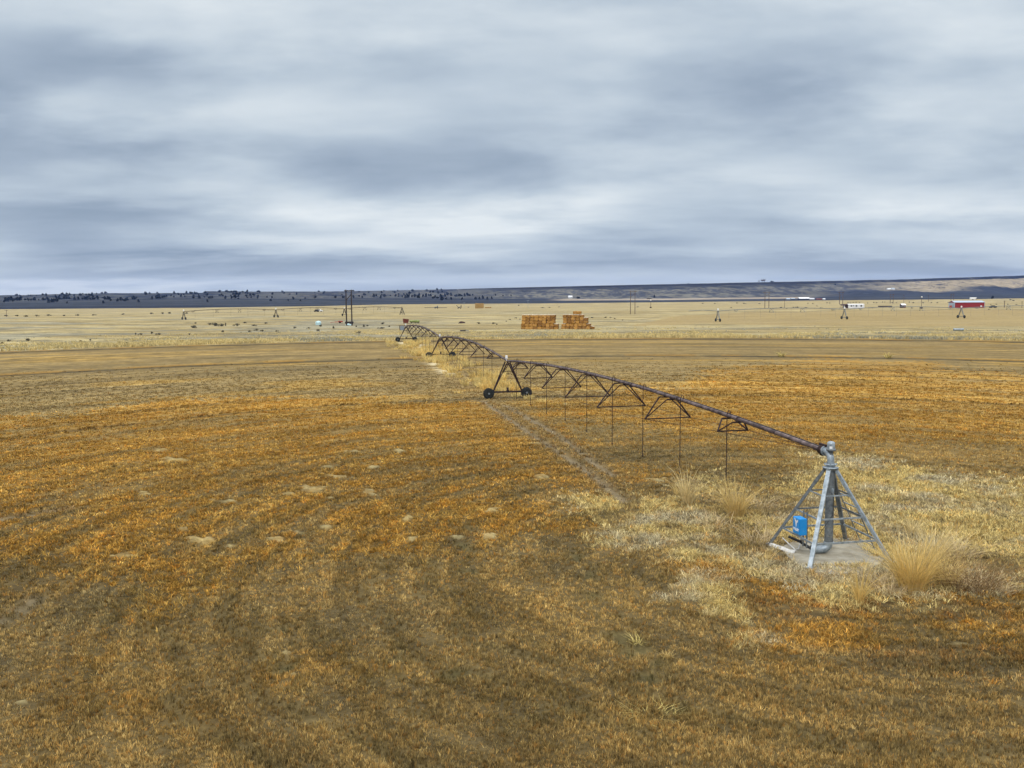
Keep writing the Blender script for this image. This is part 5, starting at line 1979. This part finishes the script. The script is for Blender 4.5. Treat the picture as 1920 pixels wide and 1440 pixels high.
m.build('body', MAT['rustred'], root)
for x in (-.7, .7):
    for y in (-.6, .6):
        MB().bar((x, y, -.1), (x, y, .4), 0.12).build('leg', MAT['rustred'], root)

o = on(777.5, 606.5)
root = thing('fuel_tank', o, 'faded green cylindrical tank lying on a stand right of the rust red hopper', 'tank')
m = MB()
m.lathe((-1.75, 0, 0.72), [(0.0, -.06), (0.3, -.03), (0.42, 0.05), (0.44, 0.2), (0.44, 2.1), (0.52, 2.12), (0.52, 3.3), (0.48, 3.42), (0.2, 3.5), (0, 3.5)], Vector((1, 0, 0)), 20)
m.build('body', MAT['green'], root)
for x in (-1.1, .2, 1.2):
    m = MB()
    m.box((x, 0, 0.15), (0.16, 0.9, 0.5))
    m.build('leg', MAT['dark'], root)

o = on(865, 606)
bm = bmesh.new()
bmesh.ops.create_icosphere(bm, subdivisions=3, radius=1.0)
for v in bm.verts:
    n_ = vnoise(np.array([v.co.x * 2.3 + 4]), np.array([v.co.y * 2.3 + v.co.z * 2]), 9)[0]
    v.co = Vector((v.co.x * 1.25 * (.75 + .5 * n_), v.co.y * .9 * (.75 + .5 * n_), max(v.co.z, -.2) * .62 * (.6 + .8 * n_)))
me = bpy.data.meshes.new('brush_pile')
bm.to_mesh(me)
bm.free()
me.materials.append(MAT['brown'])
t_ = bpy.data.objects.new('brush_pile', me)
col.objects.link(t_)
t_.location = o
tag(t_, 'dark brown brush heap on the grass left of the long haystack', 'brush pile')


def lying_pipe(name, px0, px1, py, r, mat, label, cat, z=0.12):
    a, b = on(px0, py), on(px1, py)
    m = MB()
    zz = Vector((0, 0, r * 0.8 + z))
    d = (b - a).normalized()
    m.tube([a + zz, b + zz], r, 14)
    m.lathe(a + zz, [(r * 1.12, 0), (r * 1.12, .2)], d, 14)
    m.lathe(b + zz - d * .2, [(r * 1.12, 0), (r * 1.12, .2)], d, 14)
    o = m.build(name, mat, None, (a + b) / 2)
    tag(o, label, cat)


lying_pipe('culvert_pipe', 1787.5, 1806.5, 621.5, 0.30, MAT['galv'], 'pale grey pipe section lying in tall grass at the right field edge', 'pipe', 0.25)
lying_pipe('steel_pipe', 863, 873, 621.5, 0.16, MAT['dark'], 'short dark pipe lying in the grass below the brush heap', 'pipe', 0.12)
lying_pipe('steel_pipe', 873.5, 879, 621.0, 0.08, MAT['galv_dark'], 'thin grey pipe end lying next to the short dark pipe', 'pipe', 0.1)
lying_pipe('wheel_line_pipe', 796, 838, 578.2, 0.16, MAT['dark'], 'thin dark pipe line lying on the plain left of the far yellow stack', 'pipe', 0.5)

o = G(818, 578.4)
root = thing('farm_implement', o, 'grey farm implement standing on the thin pipe line far out on the plain', 'farm machine')
m = MB()
m.box((0, 0, 1.1), (2.6, 1.2, 0.5))
m.bar((-2.6, 0, 0.5), (0, 0, 1.1), 0.2)
m.box((1.0, 0, 1.7), (0.9, 1.0, 0.9))
m.build('frame', MAT['galv_dark'], root)
for x in (-.8, .9):
    MB().lathe((x, -.6, 0.5), [(0.1, -.12), (0.5, -.1), (0.5, .1), (0.1, .12)], Vector((0, 1, 0)), 14).build('wheel', MAT['tyre'], root)
o = G(861, 578.6)
root = thing('farm_implement', o, 'black folded farm implement with raised arms left of the far yellow stack', 'farm machine')
m = MB()
m.box((0, 0, 0.9), (1.6, 1.2, 0.5))
m.bar((-.4, 0, 0.9), (-2.2, 0, 2.6), 0.3)
m.bar((.4, 0, 0.9), (1.6, 0, 2.5), 0.35)
m.bar((1.6, 0, 2.5), (1.9, 0, 0.4), 0.3)
m.build('frame', MAT['dark'], root)
for x in (-.8, .9):
    MB().lathe((x, -.6, 0.45), [(0.1, -.12), (0.45, -.1), (0.45, .1), (0.1, .12)], Vector((0, 1, 0)), 14).build('wheel', MAT['tyre'], root)


# ================================================================== SHRUBS AND TREES
def leaf_cloud(name, mat, n, shape, leaf, seed):
    """crown of many small leaf-clump faces; shape(u) -> point in the crown"""
    rg = random.Random(seed)
    vs, fs = [], []
    for i in range(n):
        c = shape(rg)
        a = Vector((rg.gauss(0, 1), rg.gauss(0, 1), rg.gauss(0, 1))).normalized()
        b = a.orthogonal().normalized()
        b.rotate(Matrix.Rotation(rg.uniform(0, 6.28), 3, a))
        d = a.cross(b)
        s = leaf * rg.uniform(0.55, 1.3)
        o = len(vs)
        vs += [c + b * s, c + d * s * .8, c - b * s, c - d * s * .8]
        fs.append((o, o + 1, o + 2, o + 3))
    me = bpy.data.meshes.new(name)
    me.from_pydata([tuple(v) for v in vs], [], fs)
    me.materials.append(mat)
    return me


def juniper_shape(w, lumps):
    def f(rg):
        lx, ly, lz, lr = rg.choice(lumps)
        while True:
            p = Vector((rg.uniform(-1, 1), rg.uniform(-1, 1), rg.uniform(-1, 1)))
            if p.length <= 1 and p.length > 0.45:
                return Vector((lx + p.x * lr * w, ly + p.y * lr * w, lz + p.z * lr * 1.1))
    return f


def make_juniper(kind, seed):
    rg = random.Random(seed)
    root = thing('juniper_tree', (0, 0, -500), 'dark juniper', 'tree')
    lumps = []
    if kind == 0:       # pointed
        for k in range(9):
            t = k / 8
            lumps.append((rg.uniform(-.14, .14) * (1.2 - t), rg.uniform(-.14, .14) * (1.2 - t), 0.16 + 0.72 * t, 0.30 * (1 - t) + 0.08))
    elif kind == 1:     # rounded
        for k in range(10):
            a = rg.uniform(0, 6.28)
            lumps.append((cos(a) * rg.uniform(.05, .3), sin(a) * rg.uniform(.05, .3), rg.uniform(0.25, 0.75), rg.uniform(.17, .26)))
    else:               # broad
        for k in range(11):
            a = rg.uniform(0, 6.28)
            q = rg.uniform(.1, .45)
            lumps.append((cos(a) * q, sin(a) * q, rg.uniform(0.22, 0.72 - q * .5), rg.uniform(.16, .24)))
    me = leaf_cloud('crown', MAT['juniper'], 420, juniper_shape(1.0, lumps), 0.075, seed)
    cr = bpy.data.objects.new('crown', me)
    col.objects.link(cr)
    cr.parent = root
    m = MB()
    m.tube([(0, 0, -.06), (0.01, 0, .2), (-.02, .01, .55)], [.055, .04, .015], 7)
    for k in range(3):
        a = k * 2.1
        m.tube([(0, 0, .16), (cos(a) * .13, sin(a) * .13, .36)], [.025, .01], 5)
    m.build('trunk', MAT['bark'], root)
    return root


JUN = [make_juniper(0, 5), make_juniper(1, 6), make_juniper(2, 7)]
JUN_USED = [False] * 3


def put_juniper(px, py, hpx, label, group, kind=None, wide=1.0):
    p, sc = hill_point(px, py)
    h = hpx * sc
    k = random.randrange(3) if kind is None else kind
    w = h * random.uniform(0.9, 1.15) * wide
    if not JUN_USED[k]:
        JUN_USED[k] = True
        o = JUN[k]
        o.location = p
        o.rotation_euler = (0, 0, random.uniform(0, 6.28))
        o.scale = (w, w, h)
        tag(o, label, 'tree', group)
    else:
        copy_tree(JUN[k], p, random.uniform(0, 6.28), (w, w, h), label, group)


L_NEAR = 'dark juniper tree standing at the foot of the western hillside'
G_NEAR = 'junipers along the foot of the western hillside'
near = [(8, 567.5, 5), (12, 566, 7), (19, 564.5, 8), (16, 565.5, 7), (25, 566, 6), (31, 563.5, 6), (34, 564, 7), (39, 563, 7), (47, 563, 4), (54, 564.2, 5), (58, 564, 4), (65, 563.5, 6.5),
        (81, 563, 4.5), (85, 563, 4), (89.5, 562.5, 5.5), (92, 567.5, 6), (97, 567, 6), (102, 567, 6.5), (106, 566.5, 5.5), (106, 561.5, 5), (111, 562.5, 5), (115, 561.5, 4), (120, 561, 4), (125, 561, 4.5),
        (130, 561, 3), (140, 562.5, 5.5), (146.5, 562, 5), (155, 562, 4), (160, 562, 4.5), (164, 562, 6), (169, 562.5, 4.5), (174, 562, 5), (178, 561.5, 4), (183, 561.5, 6), (196, 561.5, 6), (193.5, 569, 5), (126, 569, 3.5),
        (203, 562, 7), (208, 564.5, 4), (221, 565, 5), (227.5, 564.5, 6), (234, 565, 5.5), (238.5, 563.5, 6.5), (251, 562, 8), (259.5, 566.5, 5), (285.5, 561, 5), (297, 560.5, 9), (308, 556.5, 3),
        (373.5, 560, 5.5), (388.5, 566, 4.5), (393.5, 560, 5), (398, 559.5, 4), (423, 560, 4.5), (434, 560.5, 5), (440, 560, 6.5), (447, 560.5, 3), (464, 559, 3), (471, 559, 3), (483.5, 559.5, 4), (501, 558, 3),
        (508, 564.5, 4.5), (510, 559, 3.5), (541, 564.5, 3.5), (550.5, 562, 5), (563, 564.5, 3), (572.5, 560, 3), (590.5, 559.5, 4.5), (628.5, 559.5, 5), (643.5, 559, 5), (663, 559, 5), (673, 557, 3.5),
        (679, 559, 4), (701, 557, 5), (706, 556, 3), (714, 559.5, 5), (721.5, 557.5, 5.5), (741.5, 556.5, 4.5), (747, 556.5, 3), (754, 557, 3), (760, 559, 5), (764, 558.5, 6), (767, 557, 5), (772, 557.5, 4),
        (777, 557.5, 5), (782, 556, 3), (785, 559, 6), (786, 556.5, 6), (793, 557.5, 5), (799, 557, 6), (804, 556, 4), (808, 556.5, 5), (812, 560, 4.5), (815, 559, 5), (820, 560, 4), (828, 558, 6), (829, 563.5, 7.5),
        (834, 556, 5), (837, 561.5, 4), (840, 554.5, 5.5), (845.5, 555, 5.5), (846, 562.5, 5), (855, 556, 4.5), (861, 555.5, 5), (865, 555.5, 3.5), (871, 555.5, 4.5), (877, 555, 5.5), (881, 555, 4), (886, 555, 3.5), (866, 562.5, 4.5), (892, 561.5, 5), (905, 560.5, 5.5), (913.5, 561.5, 4.5), (922, 560.5, 4),
        (899, 561, 4), (929, 554.5, 3), (943, 555, 2.5), (958.5, 555.5, 3)]
for px, py, h in near:
    put_juniper(px, py, h * 1.3, L_NEAR, G_NEAR)
L_UP = 'small dark juniper scattered on the upper slope of the western hills'
G_UP = 'junipers scattered on the upper western hills'
rg = random.Random(3)
for i in range(165):
    px = rg.choice((rg.uniform(2, 200), rg.gauss(130, 50), rg.gauss(330, 40), rg.gauss(440, 25), rg.uniform(390, 640), rg.uniform(640, 860)))
    px = min(max(px, 2), 900)
    sky_y = float(np.interp(px, PROF[:, 0], PROF[:, 1]))
    if rg.random() < 0.30:
        py = sky_y + rg.uniform(1.0, 2.6)
    else:
        py = sky_y + rg.uniform(3.0, 10.5)
    put_juniper(px, py, rg.uniform(2.6, 5.4), L_UP, G_UP, wide=1.25)

put_juniper(1860, 563, 7.5, 'dark round tree at the foot of the mesa behind the red barn', 'single trees under the mesa', 1)
put_juniper(1084, 560, 5.0, 'low dark tree clump under the mesa beside a white farmhouse', 'single trees under the mesa', 2, 1.8)
put_juniper(1227, 558.5, 6.0, 'dark tree under the mesa above the white-headed post', 'single trees under the mesa', 0, 1.0)
put_juniper(1217, 560.5, 3.0, 'low dark hedge-like tree under the mesa left of its taller neighbour', 'single trees under the mesa', 2, 3.0)
put_juniper(1566, 535, 3.5, 'lone dark tree high on the mesa slope above the mobile home', 'single trees under the mesa', 1, 1.3)
put_juniper(1447, 528.0, 3.6, 'dark tree on the mesa rim right of the bare grey trees', 'single trees under the mesa', 2, 1.8)
put_juniper(1291, 533.4, 3.0, 'tiny dark tree alone on the mesa skyline', 'single trees under the mesa', 1, 1.0)


def bare_tree(px, py, hpx, label, seed):
    p, sc = hill_point(px, py)
    h = hpx * sc
    root = thing('bare_tree', p, label, 'tree', 'bare grey trees on the mesa rim')
    rg = random.Random(seed)
    m = MB()
    m.tube([(0, 0, -.5), (0, 0, h * .4)], [h * .03, h * .02], 7)
    m.build('trunk', MAT['bark'], root)
    m = MB()
    for i in range(60):
        a, e = rg.uniform(0, 6.28), rg.uniform(.2, 1.3)
        s = Vector((0, 0, h * rg.uniform(.15, .45)))
        d = Vector((cos(a) * cos(e), sin(a) * cos(e), sin(e)))
        t = s + d * h * rg.uniform(.3, .58)
        m.tube([s, s.lerp(t, .5) + Vector((0, 0, h * .03)), t], [h * .012, h * .010, h * .006], 4)
        for j in range(4):
            b = s.lerp(t, rg.uniform(.4, 1))
            dd = (d + Vector((rg.gauss(0, .5), rg.gauss(0, .5), rg.gauss(0.2, .4)))).normalized()
            m.tube([b, b + dd * h * rg.uniform(.1, .22)], [h * .007, h * .004], 3)
    m.build('crown', MAT['twig'], root)


bare_tree(1423, 529.2, 4.2, 'smaller bare grey tree at the left of the mesa-rim group', 1)
bare_tree(1429, 529.2, 6.5, 'middle bare grey tree of the mesa-rim group', 2)
bare_tree(1433, 529.2, 7.2, 'tallest bare grey tree on the mesa rim', 3)


def hill_house(px0, px1, py, h, label, wall, roof):
    a, sc = hill_point((px0 + px1) / 2, py)
    w = (px1 - px0) * sc
    root = thing('farm_house', a, label, 'house', 'pale houses under the mesa')
    m = MB()
    m.box((0, 4, h / 2 - .5), (w, 8, h + 1))
    m.build('wall', MAT[wall], root)
    m = MB()
    gable(m, -w / 2, w / 2, 0, 8, h - .02, h + 1.6, .4, .12)
    m.build('roof', MAT[roof], root)
    m = MB()
    m.box((w * .2, -.05, h * .5), (w * .12, .2, h * .4))
    m.build('window', MAT['glass'], root)


hill_house(1066, 1073, 559.3, 2.6, 'white farmhouse at the foot of the mesa above the stepped haystack', 'siding', 'white')
hill_house(1665, 1671, 543.6, 2.2, 'white house on the mesa slope, left of two', 'siding', 'white')
hill_house(1673, 1678, 543.2, 2.4, 'pale house on the mesa slope, right of two', 'siding', 'roof')


def make_shrub(seed):
    rg0 = random.Random(seed)
    lumps = []
    for k in range(7):
        a = rg0.uniform(0, 6.28)
        q = rg0.uniform(.1, .7)
        lumps.append((cos(a) * q, sin(a) * q, rg0.uniform(.2, .62), rg0.uniform(.22, .36)))
    me = leaf_cloud('sagebrush', MAT['sagebrush'], 260, juniper_shape(1.0, lumps), 0.09, seed)
    return me


SHR = [make_shrub(k) for k in (31, 32, 33)]


def put_shrub(px, py, wpx, hpx, label, group, mesh=None):
    g = on(px, py)
    sc = g.y / FPX
    o = bpy.data.objects.new('sagebrush', mesh or SHR[random.randrange(3)])
    col.objects.link(o)
    o.location = (g.x, g.y, g.z - 0.05)
    o.rotation_euler = (0, 0, random.uniform(0, 6.28))
    o.scale = (wpx * sc * .6, wpx * sc * .6, hpx * sc * 1.2)
    tag(o, label, 'shrub', group)


LS = 'low dark sagebrush on the grassy plain left of the sprinkler arm'
GS = 'sagebrush on the grassy plain left of the arm'
for px, py, w, h in [(364, 615, 16, 5), (366, 607, 6, 3), (395, 609, 12, 4), (405, 611, 18, 6), (414, 612, 14, 5), (423, 611, 4, 6), (443, 611, 14, 5), (460, 606, 9, 3), (477, 611, 12, 3), (418, 623, 9, 4),
                     (468, 623, 8, 4), (255, 628, 4, 5), (263, 628, 9, 4), (286, 626, 6, 5), (295, 628, 12, 4), (54, 640, 12, 6), (17, 640, 9, 4), (4, 645, 8, 4), (152, 641, 9, 4), (170, 638, 7, 3), (236, 645, 14, 4), (355, 628, 6, 3),
                     (554, 616, 7, 4), (578, 616, 8, 3), (601, 613, 7, 5), (625, 616, 7, 5), (682, 613, 8, 5), (690, 612, 6, 3), (717, 608, 9, 4), (668, 613, 5, 3), (596, 621, 10, 4), (672, 625, 12, 4), (714, 616, 18, 3), (730, 613, 5, 3),
                     (500, 607, 8, 3), (520, 622, 8, 3), (480, 620, 10, 4), (490, 622, 8, 4), (12, 593, 10, 3), (30, 593, 8, 3), (48, 594, 12, 3), (70, 593, 9, 3), (92, 592, 10, 3), (145, 592, 9, 3), (178, 591.5, 10, 2.5),
                     (230, 590, 8, 2.5), (285, 589, 9, 3), (305, 588.5, 8, 3), (318, 588, 8, 3), (350, 588, 10, 2.5), (120, 592.5, 8, 2.5)]:
    put_shrub(px, py, w, h, LS, GS)
LS = 'small dark bush dotted over the far plain between the haystacks and the barn'
GS = 'bushes dotted over the far plain on the right'
for px, py, w, h in [(1396, 569.5, 7, 1.6), (1424, 570, 6, 1.5), (1464, 578, 7, 2.2), (1487, 577.3, 4, 1.8), (1494, 577.2, 9, 2), (1510, 577.5, 8, 1.6), (1532, 574.5, 4, 1.6), (1515, 569.5, 3, 2), (1524, 569.5, 5, 1.4), (1551, 569, 3, 2.2), (1556, 569, 4, 1.8),
                     (1590, 568.8, 5, 1.6), (1594, 568.8, 4, 1.6), (1600, 568.5, 3, 2), (1605, 567.8, 3, 2), (1612, 568, 3, 1.6), (1627, 569, 3, 1.6), (1638, 568.5, 3, 2), (1643, 568.5, 5, 1.5), (1655, 567.5, 2.4, 2), (1659, 567.3, 2.4, 2), (1673, 568.3, 4, 1.5), (1681, 568.5, 3, 1.5),
                     (1705, 567.5, 2.5, 2), (1712, 568.3, 6, 1.6), (1731, 568.5, 6, 1.5), (1746, 568.3, 4, 1.5), (1757, 568.3, 5, 1.4), (1778, 567.8, 4, 1.5), (1634, 577.8, 8, 1.5), (1710, 578.3, 5, 1.8), (1855, 581, 5, 1.8), (1858, 571.5, 3, 1.5),
                     (1895, 563, 6, 2), (1900, 564, 8, 1.5), (1868, 571, 5, 1.4), (1890, 571, 5, 1.4), (1906, 572, 5, 1.4), (1382, 568.8, 5, 1.4), (1340, 569.3, 6, 1.3), (1318, 569.5, 5, 1.3), (1370, 577.5, 5, 1.4), (1540, 577.8, 7, 1.3), (1475, 579, 3, 1.6)]:
    put_shrub(px, py, w, h * 1.1, LS, GS)
LS = 'low dark scrub in the grass between the arm and the haystacks'
GS = 'scrub between the arm and the haystacks'
for px, py, w, h in [(898, 607, 10, 3), (926, 608, 8, 4), (932, 609, 4, 3), (955, 600, 6, 2), (966, 597, 7, 2), (975, 599, 5, 2), (949, 603, 5, 2), (1095, 597, 8, 2), (1110, 596.5, 8, 2.4), (1135, 596, 7, 2.4), (1145, 596, 5, 2), (1153, 598, 5, 2), (1167, 601, 4, 2),
                     (1018, 577.5, 10, 1.5), (1030, 577, 6, 1.5), (1048, 576, 4, 1.5), (972, 573, 6, 1.5), (1195, 576, 7, 1.4), (878, 576.8, 4, 1.6)]:
    put_shrub(px, py, w, h, LS, GS)


# ================================================================== HAZE
def build_haze():
    R_ = 6900.0
    me = bpy.data.meshes.new('haze')
    z0, z1 = -60.0, max(v.co.z for v in bpy.data.objects['hills'].data.vertices) + 6.0
    vs = [(x, y, z) for x in (-R_, R_) for y in (-R_, R_) for z in (z0, z1)]
    me.from_pydata(vs, [], [(0, 1, 3, 2), (4, 6, 7, 5), (0, 4, 5, 1), (2, 3, 7, 6), (0, 2, 6, 4), (1, 5, 7, 3)])
    m = bpy.data.materials.new('haze')
    m.use_nodes = True
    nt = m.node_tree
    nt.nodes.clear()
    pv = nt.nodes.new('ShaderNodeVolumePrincipled')
    pv.inputs['Color'].default_value = (0.24, 0.44, 1.0, 1)
    pv.inputs['Density'].default_value = 0.00005
    out = nt.nodes.new('ShaderNodeOutputMaterial')
    nt.links.new(pv.outputs[0], out.inputs['Volume'])
    me.materials.append(m)
    o = bpy.data.objects.new('haze', me)
    col.objects.link(o)
    tag(o, 'thin blue haze in the air towards the hills', 'haze', kind='stuff')


build_haze()
